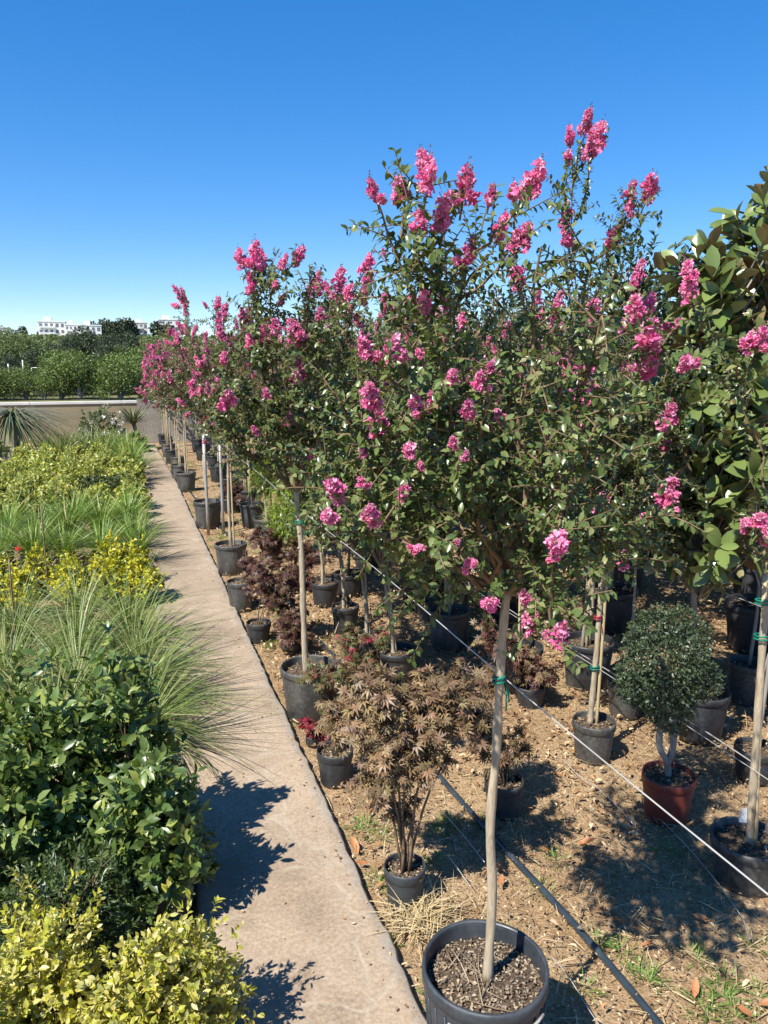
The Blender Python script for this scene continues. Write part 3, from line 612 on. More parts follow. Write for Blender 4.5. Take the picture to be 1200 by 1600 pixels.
# ------------------------------------------------------------------ shrubs: shoots on a lumpy dome
def dome_tips(rng, n, r, h, lump=.22, zlow=.15, k=7, square=0.):
    """shoot tips and outward directions on an uneven dome standing on z = 0"""
    a = rng.uniform(0, 2 * pi, n); u = rng.uniform(zlow, 1, n); c = np.sqrt(1 - u * u)
    d = np.stack([c * np.cos(a), c * np.sin(a), u], 1)
    L = rand_unit(rng, k) * [1, 1, .8] + [0, 0, .3]; L = nrm(L)
    f = 1 + lump * (np.max(np.clip(d @ L.T, 0, 1) ** 6, axis=1) - .55) + rng.normal(size=n) * lump * .25
    p = d * f[:, None] * np.array([r, r, h]); return p, nrm(d * [1, 1, r / h] + rng.normal(size=(n, 3)) * .25)
def shoot_leaves(mb, rng, tips, dirs, L, nl, leaf, tpl, ang=.9, upb=.5, m=0, jitter=.35, droop=0., stem=True, sm=1, sr=.0013):
    n = len(tips); Lr = L * rng.uniform(.6, 1.25, n); base = tips - dirs * Lr[:, None]
    ax = nrm(np.cross(dirs, rand_unit(rng, n))); ay = np.cross(dirs, ax)
    for q in range(nl):
        t = (q + .5 + rng.uniform(-.3, .3, n)) / nl; th = q * 2.4 + rng.uniform(0, 6.28) + rng.normal(size=n) * .4
        rad = np.cos(th)[:, None] * ax + np.sin(th)[:, None] * ay
        an = ang * (1.15 - .6 * t)[:, None]; d = rad * np.sin(an) + dirs * np.cos(an) + rng.normal(size=(n, 3)) * jitter * .5 + np.array([0, 0, -droop])
        u = dirs * 1.0 - rad * .3 + rng.normal(size=(n, 3)) * jitter + np.array([-.1, -.05, upb])
        leaves(mb, tpl, base + dirs * (Lr * t)[:, None], d, u, leaf * rng.uniform(.65, 1.2, n), m=m)
    return base
def shrub(name, loc, label, cat, group, mats, r, h, ntips, L, nl, leaf, tpl, seed, ang=.9, z0=.12, lump=.22, potr=.11, poth=.17, zlow=.1, potm='pot', inner=.0, droop=0., accent=None, rz=0):
    rng = np.random.default_rng(seed); t = thing(name, loc, label, cat, group, rz)
    b = MB(); p, d = dome_tips(rng, ntips, r, h - z0, lump, zlow); p[:, 2] += z0; k = rng.random(ntips) < .07; p[k] *= rng.uniform(1.06, 1.26, (k.sum(), 1)); d[k] = nrm(d[k] + [0, 0, .5])
    shoot_leaves(b, rng, p, d, L, nl, leaf, tpl, ang, droop=droop)
    if inner:
        p2, d2 = dome_tips(rng, int(ntips * inner), r * .72, (h - z0) * .74, lump, zlow); p2[:, 2] += z0; shoot_leaves(b, rng, p2, d2, L, nl, leaf, tpl, ang)
    mm = [mats]
    if accent:
        k = rng.choice(ntips, max(3, int(ntips * accent[1]))); shoot_leaves(b, rng, p[k] + d[k] * leaf * .4, d[k], L * .4, 4, leaf * .9, tpl, ang, m=1); mm = [mats, M[accent[0]]]
    tag(b.build('foliage', mm, t), kind='stuff')
    w = MB(); k = rng.choice(ntips, min(ntips, 46), replace=False)
    for q in k:
        s = np.array([rng.normal() * .015, rng.normal() * .015, poth * .8]); tube(w, bez(s, s * [1, 1, 1] + [p[q][0] * .25, p[q][1] * .25, (p[q][2] - s[2]) * .6], p[q], 5), np.linspace(.004, .0012, 5), 4, cap=False)
    w.build('stems', M['twig'], t)
    if potr: pot(t, potr, poth, potm, drop=.025)
    return t
TS = T_small(.5, .12, .07); TSn = T_small(.3, .1, .05); TSr = T_leaf(.62, .12, .06); TG = T_leaf(.48, .15, .09)
TC = T_leaf(.46, .18, .07)

# --- left bed: golden shrubs in front
def gold(px, py, z, r, h, lab, seed, n=420):
    P = G(px, py, z); return shrub('golden_shrub', (P[0], P[1], GZ), lab, 'shrub', 'golden shrubs', M['gold'], r, h, int(n * 1.25), .055, 9, .0235, T_leaf(.52, .16, .1), seed, .95, .10, .55, .12, .18, .02, inner=.45)
gold(245, 1478, .34, .19, .43, 'rounded golden-leaved shrub at the path edge in front of the dark glossy shrubs', 101, 520)
gold(50, 1490, .32, .21, .42, 'golden-leaved shrub beside the fine-leaved dark shrub', 102)
gold(150, 1620, .36, .17, .42, 'golden-leaved shrub between the two other front golden shrubs', 103)
gold(-60, 1600, .34, .18, .42, 'golden-leaved shrub behind the front golden ones, away from the path', 104, 260)
gold(330, 1760, .30, .12, .36, 'small golden-leaved shrub squeezed between path edge and bigger golden shrub', 105, 220)
# --- dark glossy shrubs
def camel(px, py, z, r, h, lab, seed, n=300, pr=.13):
    P = G(px, py, z); return shrub('glossy_shrub', (P[0], P[1], GZ), lab, 'shrub', 'dark glossy shrubs', M['camellia'], r, h, n, .10, 8, .052, TC, seed, 1.0, .14, .5, pr, .22, .0, inner=.4)
camel(205, 1135, .56, .235, .74, 'tall dark glossy-leaved shrub at the path edge in front of the fountain grass', 111, 420)
camel(244, 1258, .38, .19, .56, 'lower dark glossy-leaved shrub leaning over the path behind the golden shrub', 112, 260)
camel(60, 1150, .56, .27, .76, 'broad dark glossy-leaved shrub on the bed side of the tallest glossy one', 113, 380)
camel(-70, 1130, .56, .26, .74, 'dark glossy-leaved shrub deepest in the bed beside the broad one', 114, 260)
camel(30, 1250, .42, .20, .58, 'dark glossy-leaved shrub between broad glossy shrub and fine-leaved shrub', 115, 240)
P = G(100, 1370, .3); shrub('fine_leaved_shrub', (P[0], P[1], GZ), 'low fine-leaved dark green shrub behind the golden shrubs', 'shrub', None, M['fine'], .22, .42, 420, .08, 10, .026, TSn, 121, .9, .1, .3, .12, .18, .02, inner=.4)
P = G(-20, 1350, .3); shrub('fine_leaved_shrub', (P[0], P[1], GZ), 'olive fine-leaved shrub on the bed side of the dark fine-leaved one', 'shrub', None, M['olive'], .2, .40, 300, .08, 10, .026, TSn, 122, .9, .1, .3, .12, .18, .02, inner=.4)

# --- grasses
def grass(name, loc, label, group, matk, n, L, spread, seed, bend=.5, wd=.012, lean=(0, 0), up=.9, potr=.1, seg=6, cat='grass'):
    rng = np.random.default_rng(seed); t = thing(name, loc, label, cat, group); b = MB()
    for bd in (bend * .4, bend, bend * 1.5):
        k = n // 3; a = rng.uniform(0, 2 * pi, k); q = np.sqrt(rng.uniform(0, 1, k)) * .06
        p = np.stack([q * np.cos(a), q * np.sin(a), np.full(k, .15)], 1)
        sp = spread * rng.uniform(.15, 1.15, k); d = np.stack([np.cos(a) * sp + lean[0], np.sin(a) * sp + lean[1], np.full(k, up)], 1) + rng.normal(size=(k, 3)) * .26
        u = np.stack([-np.cos(a), -np.sin(a), np.full(k, .35)], 1) + rng.normal(size=(k, 3)) * .15
        d = nrm(d); upv = np.array([0, 0, 1.]) * np.ones((k, 1)); 
        dry = rng.random(k) < .14; LL = L * rng.uniform(.4, 1.15, k); uv = upv * .6 + u * .8
        leaves(b, T_blade(wd / L, bd, seg), p[~dry], d[~dry], uv[~dry], LL[~dry]); leaves(b, T_blade(wd / L, bd * 1.5, seg), p[dry], d[dry] * [1.3, 1.3, .55], uv[dry], LL[dry] * .9, m=1)
    tag(b.build('blades', [M[matk], M['straw']], t), kind='stuff')
    if potr: pot(t, potr, .17, 'pot', drop=.02)
    return t
gsp = [(.02, 4.25, 'fountain grass at the path edge with blades arching over the path', (.25, -.1)), (-.02, 4.72, 'second fountain grass clump back along the path edge', (.15, 0)), (-.33, 4.35, 'fountain grass clump right behind the broad glossy shrub', (-.05, -.1)),
       (-.36, 4.95, 'fountain grass clump in the middle of the grass patch', (0, .05)), (-.72, 4.6, 'fountain grass clump at the bed side of the patch', (-.1, 0)), (-.05, 5.3, 'fountain grass clump at the path edge before the yellow band', (.1, 0)), (-.75, 5.4, 'fountain grass clump at the inner corner before the yellow band', (0, 0)), (-.38, 5.6, 'fountain grass clump in the back line before the yellow band', (0, 0)), (.0, 3.72, 'fountain grass clump pressed against the tall glossy shrub', (.35, 0)), (-.4, 3.75, 'fountain grass clump pressed against the broad glossy shrub', (0, 0))]
for q, (x, y, lab, ln) in enumerate(gsp): grass('fountain_grass', (x, y, GZ), lab, 'fountain grasses', 'grass', 420, .45, .95, 140 + q, .8, .0058, ln, .72)
sg = [(x, y) for y in (7.45, 7.95, 8.5, 9.0) for x in (.02, -.28, -.58, -.88, -1.2)]
s0 = None
for q, (x, y) in enumerate(sg):
    x += R0.uniform(-.05, .05); y += R0.uniform(-.08, .08); lab = 'upright bright green sedge in the band behind the yellow-leaved plants'
    if q < 3: o = grass('green_sedge', (x, y, GZ), lab, 'green sedges', 'sedge', 240, .38, .75, 160 + q, .5, .009, (0, 0), .9); sgp = (sgp + [o]) if q else [o]
    else: copy_thing(sgp[q % 3], (x, y, GZ), R0.uniform(0, 6.28), lab, 'green sedges', R0.uniform(.7, 1.15))
# --- bands of yellow and lime shrubs, copied
def band(proto, spots, label, group, sc=(.88, 1.12)):
    for q, (x, y) in enumerate(spots):
        x += R0.uniform(-.06, .06); y += R0.uniform(-.08, .08)
        if q < len(proto): proto[q].location = (x, y, GZ); proto[q]['label'] = label; proto[q]['group'] = group
        else: copy_thing(proto[q % len(proto)], (x, y, GZ), R0.uniform(0, 6.28), label, group, R0.uniform(*sc))
pr = [shrub('yellow_shrub', (0, 0, 0), 'x', 'shrub', 'x', M['goldfl'], .18, .42, 170, .06, 8, .036, T_small(.6, .1, .1), 180 + q, .9, .1, .3, .10, .16, .1, accent=('olive', .25)) for q in range(2)]
band(pr, [(x, y) for y in (6.25, 6.65) for x in (.03, -.23, -.5, -.78, -1.05)], 'bright yellow-leaved low shrub in the band between fountain grass and sedge', 'yellow-leaved shrubs')
pr = [shrub('lime_shrub', (0, 0, 0), 'x', 'shrub', 'x', M['lime'], .22, .40, 190, .08, 8, .048, T_small(.6, .1, .1), 190 + q, .9, .1, .34, .12, .16, .1, accent=('gold', .3)) for q in range(3)]
lime = [(x, y) for y in np.arange(9.7, 14.6, .48) for x in (-.02, -.42, -.82, -1.22, -1.6) if not (-.5 < x < .1 and 10.3 < y < 11.3)]
band(pr, lime, 'pale lime-yellow shrub in the wide block between sedges and wall', 'lime-yellow shrubs')
for q, (x, y) in enumerate(((-.02, 10.45), (-.1, 10.95), (-.4, 10.75))):
    shrub('olive_shrub', (x, y, GZ), ('dark olive shrub at the path edge amid the lime-yellow ones', 'dark olive shrub between the two others amid the lime-yellow ones', 'dark olive shrub farthest from the path amid the lime-yellow ones')[q], 'shrub', 'olive shrubs', M['olive'], .22, .44, 200, .09, 8, .045, TS, 200 + q)
for q, (x, y) in enumerate(((.10, 12.6), (.08, 13.3), (.05, 14.2), (.02, 15.0), (-.35, 15.2), (-.75, 15.4), (-1.1, 15.2), (-.2, 15.9), (-.6, 16.2), (-1.0, 16.0), (-1.4, 15.6))):
    grass('meadow_grass', (x, y, GZ), 'soft green grass clump ' + ('spilling onto the far path' if q < 4 else 'between the lime shrubs and the white-flowered bush'), 'soft grasses', 'sedge' if q < 4 else 'grass', 210, .55, .6, 210 + q, .45, .012)
# --- far end of the bed
t = shrub('white_flowered_bush', (-.42, 17.1, GZ), 'bush with white flowers in front of the beige wall', 'shrub', None, M['far'], .5, .9, 260, .14, 8, .07, TS, 230, .9, .1, .35, .14, .2)
rng = np.random.default_rng(231); b = MB(); p, d = dome_tips(rng, 70, .52, .85, .35, .1); shoot_leaves(b, rng, p + [0, 0, .1], d, .05, 5, .055, T_small(.8), 1.2); b.build('blossom', M['white_fl'], t)
t = shrub('broad_leaved_plant', (.20, 16.6, GZ), 'low bright broad-leaved plant at the end of the path', 'plant', None, M['far_bright'], .24, .42, 60, .1, 6, .13, TSr, 232, 1.1, .08, .2, .11, .16)
def strap_plant(name, loc, label, th, n, L, wd, bend, seed, up, matk='cord', tr=.05):
    rng = np.random.default_rng(seed); t = thing(name, loc, label, 'plant'); b = MB()
    if th: tube(b, spline([(0, 0, 0), (.03, .0, th * .5), (0, .01, th)], 8), np.linspace(tr * 1.3, tr * .9, 8), 10); b.build('trunk', M['greybark'], t)
    b = MB(); a = rng.uniform(0, 2 * pi, n); e = rng.uniform(-.35, 1.1, n) + up
    d = np.stack([np.cos(a), np.sin(a), e], 1); p = np.stack([.03 * np.cos(a), .03 * np.sin(a), th + rng.uniform(-.06, .05, n)], 1)
    leaves(b, T_blade(wd / L, bend, 6), p, d, np.array([0, 0, 1.]) * np.ones((n, 1)), L * rng.uniform(.7, 1.1, n)); tag(b.build('leaf_head', M[matk], t), kind='stuff'); return t
strap_plant('weeping_cordyline', (-2.02, 16.4, GZ), 'weeping strap-leaved plant with drooping grey-green leaves in front of the wall', .82, 340, .88, .03, 1.6, 240, .6, tr=.07)
strap_plant('yucca', (.22, 17.4, GZ), 'spiky dark yucca rosette at the end of the path by the wall', .62, 130, .42, .035, .08, 241, .35)
# dark pots on the side path
for q, (x, y) in enumerate(((-2.25, 15.2), (-2.3, 13.9), (-2.2, 14.6))):
    shrub('low_shrub', (x, y, 0), ('dark potted shrub on the side path', 'dark potted shrub on the side path')[0], 'shrub', 'side path shrubs', M['far'], .24, .5, 120, .1, 7, .06, TS, 245 + q, .9, .22, .3, .17, .24)
# thin canes standing in the left bed
for q, (x0, y0, x1, y1, z) in enumerate(((72, 885, 64, 790, .25), (92, 800, 86, 738, .3), (22, 975, 14, 875, .25), (113, 735, 110, 690, .3))):
    P = G(x0, y0, z); Q = atD(x1, y1, P); b = MB(); tube(b, np.linspace([P[0], P[1], GZ], Q, 6) - P, .006, 6); o = b.build('cane', M['twig'], None, P)
    tag(o, ('thin dark cane among the yellow-leaved shrubs and sedges', 'thin cane among the lime shrubs behind the sedges', 'thin dark cane with pale top in the fountain grass', 'thin cane deep among the lime-yellow shrubs')[q], 'cane', 'canes in the left bed')
# a small red bloom beside the yellow band
P = G(28, 853, .3); b = MB(); rng = np.random.default_rng(9); p, d = dome_tips(rng, 16, .05, .06); shoot_leaves(b, rng, p, d, .03, 5, .03, T_small(.7), 1.1)
t = thing('red_flower', (P[0], P[1], GZ), 'small red bloom between sedges and yellow-leaved shrubs', 'flower'); o = b.build('petals', M['red_fl'], t, (0, 0, .31)); o.scale = (.55,) * 3; b = MB(); tube(b, [(0, 0, 0), (.01, 0, .2), (0, 0, .36)], .004, 5); b.build('stem', M['weed'], t)

# ------------------------------------------------------------------ maples, topiary, feathery shrubs
TM = T_maple()
def maple(px, py, crown, label, matk, seed, potr, poth, n=420, leaf=.05, potm='pot', stems=4, dx=None, accent=None, group='potted maples'):
    """crown = list of (px, py, radius px) lobes seen in the photograph"""
    B = G(px, py); rng = np.random.default_rng(seed); t = thing('maple', B, label, 'potted tree', group); pot(t, potr, poth, potm, drop=.03)
    w = MB(); b = MB(); k = px_per_m(B); tot = sum(c[2] ** 2 for c in crown)
    for (cx, cy, cr) in crown:
        Cc = atD(cx, cy, B, rng.uniform(-.08, .08)) - B; r = cr / k; m = int(n * cr * cr / tot)
        s = np.array([rng.normal() * .01, rng.normal() * .01, poth - .03]); tube(w, bez(s, np.array([Cc[0] * .25, Cc[1] * .25, Cc[2] * .7]), Cc, 9) + rng.normal(size=(9, 3)) * .003, np.linspace(.0055, .0025, 9), 6)
        tw = max(8, int(m // 9 * 2.2))
        for _ in range(tw):
            d = rand_unit(rng, 1)[0] * [1, 1, .8]; e = Cc + d * r * rng.uniform(.5, 1.3); Q = bez(Cc, Cc + d * r * .5 + [0, 0, .03], e, 5); tube(w, Q, np.linspace(.003, .001, 5), 3, cap=False)
            kk = 9; q = rng.uniform(.3, 1, kk); P = np.stack([np.interp(q * 4, np.arange(5), Q[:, a]) for a in range(3)], 1)
            dd = rand_unit(rng, kk) * .8 + d * .6 + [0, 0, -.35]; uu = rand_unit(rng, kk) * .5 + d * .4 + [-.1, -.1, .7]
            mi = 1 if accent and rng.random() < accent[1] else 0
            leaves(b, TM, P, dd, uu, leaf * .76 * rng.uniform(.6, 1.25, kk), m=mi)
    w.build('trunk', M['twig'], t); tag(b.build('crown', [M[matk]] + ([M[accent[0]]] if accent else []), t), kind='stuff'); return t
maple(632, 1412, [(640, 1140, 80), (595, 1085, 62), (695, 1095, 74), (605, 1210, 65), (668, 1190, 48), (545, 1125, 55), (630, 1270, 35), (735, 1130, 45)], 'brown-leaved maple in the small smooth dark pot behind the big slate pot', 'maple', 301, .075, .16, 1150, .056, 'pot_blue')
maple(524, 1222, [(530, 1100, 55), (500, 1060, 40), (560, 1050, 45), (590, 1000, 30)], 'green and bronze maple with crimson tips in the black pot at the path edge', 'maple_green', 302, .085, .17, 420, .05, accent=('crimson', .05))
maple(490, 1165, [(482, 1138, 16), (496, 1150, 14)], 'tiny crimson maple seedling at the path edge', 'crimson', 303, .04, .06, 70, .05)
maple(405, 1003, [(425, 925, 38), (450, 905, 36), (415, 890, 30), (455, 960, 34), (470, 990, 26)], 'dark maroon maple in the small black pot at the path edge', 'maroon', 304, .085, .15, 620, .06)
maple(377, 953, [(384, 872, 14), (392, 890, 18), (398, 905, 14)], 'small maroon maple with a pale stem in the dusty black path-edge pot', 'maroon', 313, .105, .24, 120, .06, 'pot_grey')
maple(440, 930, [(430, 850, 34), (470, 870, 36), (410, 840, 28), (480, 910, 30)], 'maroon maple behind the small black path-edge pot', 'maroon', 305, .10, .16, 480, .07)
maple(455, 1020, [(455, 975, 26), (462, 1000, 20)], 'low purple maple behind the pale straight trunk', 'maroon', 306, .07, .08, 200, .055)
maple(786, 1270, [(800, 1170, 40), (745, 1150, 48), (720, 1090, 50), (775, 1200, 30), (760, 1080, 40)], 'pinkish brown maple in the black pot behind the bare sinuous trunk', 'maple', 307, .085, .16, 560, .055, 'pot')
maple(828, 1103, [(825, 1040, 38), (800, 1020, 32), (850, 1050, 26), (770, 1000, 36)], 'purple-brown maple in the black pot left of the dusty grey pot', 'maple', 308, .085, .13, 420, .055, accent=('maroon', .45))
maple(672, 975, [(690, 925, 36), (720, 900, 32), (660, 905, 26), (735, 940, 28), (700, 960, 30)], 'bronze-green maple in the pale dusty pot under the crape myrtles', 'maple_green', 309, .10, .17, 460, .06, 'pot_grey')
maple(360, 800, [(372, 770, 22), (395, 785, 20), (350, 765, 16)], 'small brown maple beside the metal frame', 'maroon', 310, .12, .18, 200, .08)
maple(590, 1075, [(560, 1030, 36), (545, 1000, 30), (600, 1060, 30)], 'grey-green maple between the slim trees and the brown-leaved maple', 'maple_green', 311, .09, .12, 300, .055)
maple(790, 985, [(800, 930, 30), (770, 950, 28), (830, 960, 24)], 'reddish maple in deep shade under the crape myrtles', 'maple', 312, .09, .14, 280, .06)

# clipped ball with a skirt, red pot
BT = G(1040, 1276); k = px_per_m(BT); rng = np.random.default_rng(320)
t = thing('topiary_ball', BT, 'clipped small-leaved ball shrub on a forked stem in a red clay pot', 'potted shrub'); pot(t, .112, .205, 'terracotta', drop=.02)
b = MB(); w = MB()
for (cx, cy, cr, n) in ((1043, 1012, 68, 1500), (1030, 1055, 66, 1200), (990, 1075, 30, 330), (1092, 1062, 36, 420), (1045, 1105, 42, 420)):
    Cc = atD(cx, cy, BT) - BT; r = cr / k; d = rand_unit(rng, n); p = Cc + d * r * (1 + rng.normal(size=(n, 1)) * .075 + .05 * np.sin(d[:, 0:1] * 7 + d[:, 2:3] * 5))
    shoot_leaves(b, rng, p, nrm(d + rng.normal(size=(n, 3)) * .35), .03, 4, .0145, T_small(.6, .1, .08), .9)
tag(b.build('foliage', M['topiary'], t), kind='stuff')
c0 = atD(1042, 1190, BT) - BT
tube(w, spline([(0, 0, .17), c0, atD(1030, 1165, BT) - BT, atD(1034, 1120, BT) - BT], 10), .014, 8); tube(w, spline([c0 - [0, 0, .02], atD(1052, 1165, BT) - BT, atD(1050, 1120, BT) - BT], 8), .014, 8); w.build('stem', M['greybark'], t)

# feathery bright green shrubs
def feather(px, py, ctr, label, seed, n=150, L=.26, leaf=.05):
    B = G(px, py); rng = np.random.default_rng(seed); t = thing('feathery_shrub', B, label, 'shrub', 'feathery shrubs'); pot(t, .12, .2, 'pot', drop=.03)
    b = MB(); w = MB(); kk = px_per_m(B); tube(w, [(0, 0, .15), (.01, 0, .5), (0, 0, max(.7, (atD(*ctr[0][:2], B) - B)[2]))], [.012, .01, .005], 6)
    for (cx, cy, rx, ry) in ctr:
        Cc = atD(cx, cy, B) - B; d = rand_unit(rng, n); p = Cc + d * np.array([rx / kk, rx / kk, ry / kk]) * rng.uniform(.5, 1.05, (n, 1)); dd = nrm(d * .6 + rng.normal(size=(n, 3)) * .3 + [0, 0, -.7])
        shoot_leaves(b, rng, p, dd, L, 16, leaf, T_quad(.13), .7, upb=.2)
        for q in range(0, n, 6): tube(w, bez(Cc * [.2, .2, .8], (Cc * .5 + p[q] * .5) + [0, 0, .1], p[q], 5), np.linspace(.004, .001, 5), 3, cap=False)
    tag(b.build('plumes', M['feather'], t), kind='stuff'); w.build('stem', M['twig'], t); return t
feather(462, 925, [(452, 800, 40, 60), (490, 765, 36, 70), (445, 830, 28, 34), (510, 800, 26, 50)], 'bright yellow-green feathery shrub behind the maroon maples', 330, 210)
feather(545, 930, [(570, 640, 40, 70), (548, 600, 30, 40)], 'tall feathery green shrub poking through the crape myrtles', 331, 110)
feather(425, 870, [(410, 755, 26, 40), (425, 735, 24, 36)], 'feathery green shrub farther along the row behind the maroon maple', 332, 110)
feather(390, 810, [(380, 725, 26, 40), (398, 745, 20, 30)], 'feathery green shrub behind the metal frame', 333, 90)

# ------------------------------------------------------------------ magnolias with rusty undersides
def T_mag(wd=.44, droop=.16, fold=.07):
    h = wd / 2; st = [(.0, .06), (.18, .52), (.42, .92), (.66, 1.), (.86, .70), (.97, .22)]; v = []
    for x, q in st:
        z = -droop * x * x; v += [(x, h * q, z + fold * q), (x, 0, z), (x, -h * q, z + fold * q)]
    v.append((1.02, 0, -droop)); f = []
    for k in range(5): f += [(3 * k + 1, 3 * k + 4, 3 * k + 3, 3 * k), (3 * k + 1, 3 * k + 2, 3 * k + 5, 3 * k + 4)]
    return np.array(v), [np.array(f), np.array([(16, 18, 15), (16, 17, 18)])]
def mag_leaf():
    b = MB(); v, f = T_mag(); b.add(v, *f, m=0); b.add(v - [0, 0, .012], *[g[:, ::-1] for g in f], m=1); return b.mesh('leaf', [M['mag_top'], M['mag_under']])
MAGL = mag_leaf()
def magnolia(B, label, crown, seed, trunk_top, potr=.15, n_single=260, extra=260, leaf=.15, skirt=None):
    rng = np.random.default_rng(seed); t = thing('magnolia', B, label, 'potted tree', 'magnolias'); pot(t, potr, .26, 'pot', drop=.04)
    w = MB(); tt = np.array(trunk_top); tube(w, spline([(0, 0, .22), tt * [.4, .4, .5] + [.01, 0, 0], tt], 12), np.linspace(.02, .014, 12), 10)
    tips = []
    for (Cc, r, h, n) in crown:
        d = rand_unit(rng, n); p = Cc + d * np.array([r, r, h]) * rng.uniform(.65, 1.05, (n, 1)); tips += [(a, nrm(c + np.array([0, 0, .5]))) for a, c in zip(p, d)]
    top = max(a[2] for a, _ in tips)
    tube(w, spline([tt, tt * .5 + np.array([crown[0][0][0], crown[0][0][1], top]) * .5, np.array([crown[0][0][0], crown[0][0][1], top - .1])], 10), np.linspace(.014, .005, 10), 8)
    L = []; b2 = MB(); ex = []
    for (a, d) in tips:
        zc = np.clip(a[2] - .35, tt[2] - .1, top - .2); s = np.array([tt[0] * .5 + crown[0][0][0] * .5, tt[1] * .5 + crown[0][0][1] * .5, zc]); tube(w, bez(s, (s + a) / 2 + [0, 0, -.02], a, 6), np.linspace(.006, .004, 6), 5, cap=False)
        x = nrm(np.cross(d, rand_unit(rng, 1)[0])); y = np.cross(d, x)
        for q in range(8):
            th = q * 2.4; an = .55 + .11 * q + rng.normal() * .12; dr = (cos(th) * x + sin(th) * y) * sin(an) + d * cos(an); L.append((a - d * .012 * q, dr, d + rng.normal(size=3) * .25, leaf * rng.uniform(.65, 1.15)))
    dist = np.array([fwd(B + l[0]) * 1.0 + 4 * max(0, -1) for l in L]); order = np.argsort(dist)
    for q in order[:n_single]:
        p, dr, u, s = L[q]; X = nrm(dr); Z = nrm(u - (u @ X) * X); Y = np.cross(Z, X)
        o = link('leaf', MAGL, t); o.matrix_local = Matrix.Translation(Vector(p)) @ Matrix(np.stack([X, Y, Z], 1).tolist()).to_4x4() @ Matrix.Scale(s, 4)
    rest = [L[q] for q in order[n_single:]]
    if rest:
        b = MB(); P_, D_, U_, S_ = (np.array(v) for v in zip(*rest)); tp = T_mag(); leaves(b, tp, P_, D_, U_, S_)
        leaves(b, (tp[0] - [0, 0, .012], [g[:, ::-1] for g in tp[1]]), P_, D_, U_, S_, m=1); tag(b.build('crown', [M['mag_top'], M['mag_under']], t), kind='stuff')
    w.build('trunk', M['greybark'], t); return t
BM = G(1088, 1148); q_ = lambda x, y, off=0.: atD(x, y, BM, off) - BM
magnolia(BM, 'magnolia with large glossy leaves behind the clipped ball shrub', [(q_(1130, 640), .26, .50, 46), (q_(1110, 830, -.15), .26, .22, 40), (q_(1150, 730, -.1), .26, .26, 34), (q_(1150, 480), .25, .34, 26), (q_(1060, 780, .1), .18, .3, 16), (q_(1100, 450), .16, .22, 18), (q_(1090, 590, -.1), .16, .24, 16)], 350, q_(1082, 905), .15, 290, leaf=.135)
BM2 = G(1236, 1110); q_ = lambda x, y, off=0.: atD(x, y, BM2, off) - BM2
magnolia(BM2, 'tall magnolia rising highest, beside the magnolia behind the ball shrub', [(q_(1190, 560), .34, .55, 50), (q_(1205, 400), .28, .40, 40), (q_(1215, 760), .34, .36, 40), (q_(1150, 480, .3), .24, .3, 18)], 351, q_(1225, 900), .16, 290, leaf=.12)
# ------------------------------------------------------------------ dark evergreens behind the rows
EV = []
def evergreen(seed, matk, leaf=.075, n=420, r=.62, h=2.05):
    t = thing('evergreen_tree', (0, 0, 0), 'x', 'potted tree', 'evergreens'); rng = np.random.default_rng(seed); pot(t, .2, .3, 'pot', drop=.04)
    b = MB(); w = MB(); tube(w, [(0, 0, .2), (.02, .01, .9), (0, 0, 1.9), (0, 0, 2.4)], [.022, .018, .012, .005], 8)
    d = rand_unit(rng, n); q = rng.uniform(.45, 1.02, (n, 1)); lump = 1 + .25 * np.sin(d[:, 0:1] * 5 + seed) * np.cos(d[:, 2:3] * 6); p = np.array([0, 0, 1.65]) + d * q * lump * np.array([r, r, 1.0])
    p[:, 2] = np.maximum(p[:, 2], .5 + rng.uniform(0, .2, n))
    shoot_leaves(b, rng, p, nrm(d + rng.normal(size=(n, 3)) * .4 + [0, 0, .5]), .16, 9, leaf, T_small(.45, .12, .08), .95)
    for k in range(0, n, 5): s = np.array([0, 0, max(.5, p[k][2] - .25)]); tube(w, bez(s, (s + p[k]) / 2 + [0, 0, -.03], p[k], 4), np.linspace(.006, .002, 4), 3, cap=False)
    tag(b.build('crown', M[matk], t), kind='stuff'); w.build('trunk', M['greybark'], t); return t
EV = [evergreen(360, 'ever'), evergreen(361, 'crape_far', .06, 520), evergreen(362, 'grey_leaf', .08, 400), evergreen(363, 'ever', .07, 460, .6)]
_eu = set(); eg = [(3.15, 4.6), (3.1, 6.2), (3.2, 7.9), (3.3, 9.8), (3.3, 12), (3.95, 3.9), (3.9, 5.3), (4.0, 7.0), (4.1, 9), (4.9, 3.3), (4.8, 4.6), (4.9, 6.2), (5.0, 8.2), (5.9, 4.2), (5.9, 5.6), (5.9, 7.4), (4.4, 2.5), (5.4, 2.2), (6.4, 3.2), (7.0, 5), (3.4, 14.5), (4.3, 11.5), (5.3, 10.5), (6.9, 6.8), (3.3, 17), (4.6, 14.5)]
for n, (x, y) in enumerate(eg):
    k = (n * 7 + n // 3) % 4; lab = ('dense dark-leaved evergreen behind the crape myrtle rows', 'dense small-leaved green tree behind the crape myrtle rows', 'grey-green leaved evergreen behind the crape myrtle rows', 'dark evergreen with bronzed leaves behind the crape myrtle rows')[k]
    x += R0.uniform(-.15, .15); y += R0.uniform(-.2, .2); sc = R0.uniform(.98, 1.12)
    if k not in _eu: _eu.add(k); o = EV[k]; o.location = (x, y, GZ); o.scale = (sc,) * 3; o['label'] = lab; o['group'] = 'evergreens behind the rows'
    else: copy_thing(EV[k], (x, y, GZ), R0.uniform(0, 6.28), lab, 'evergreens behind the rows', sc)
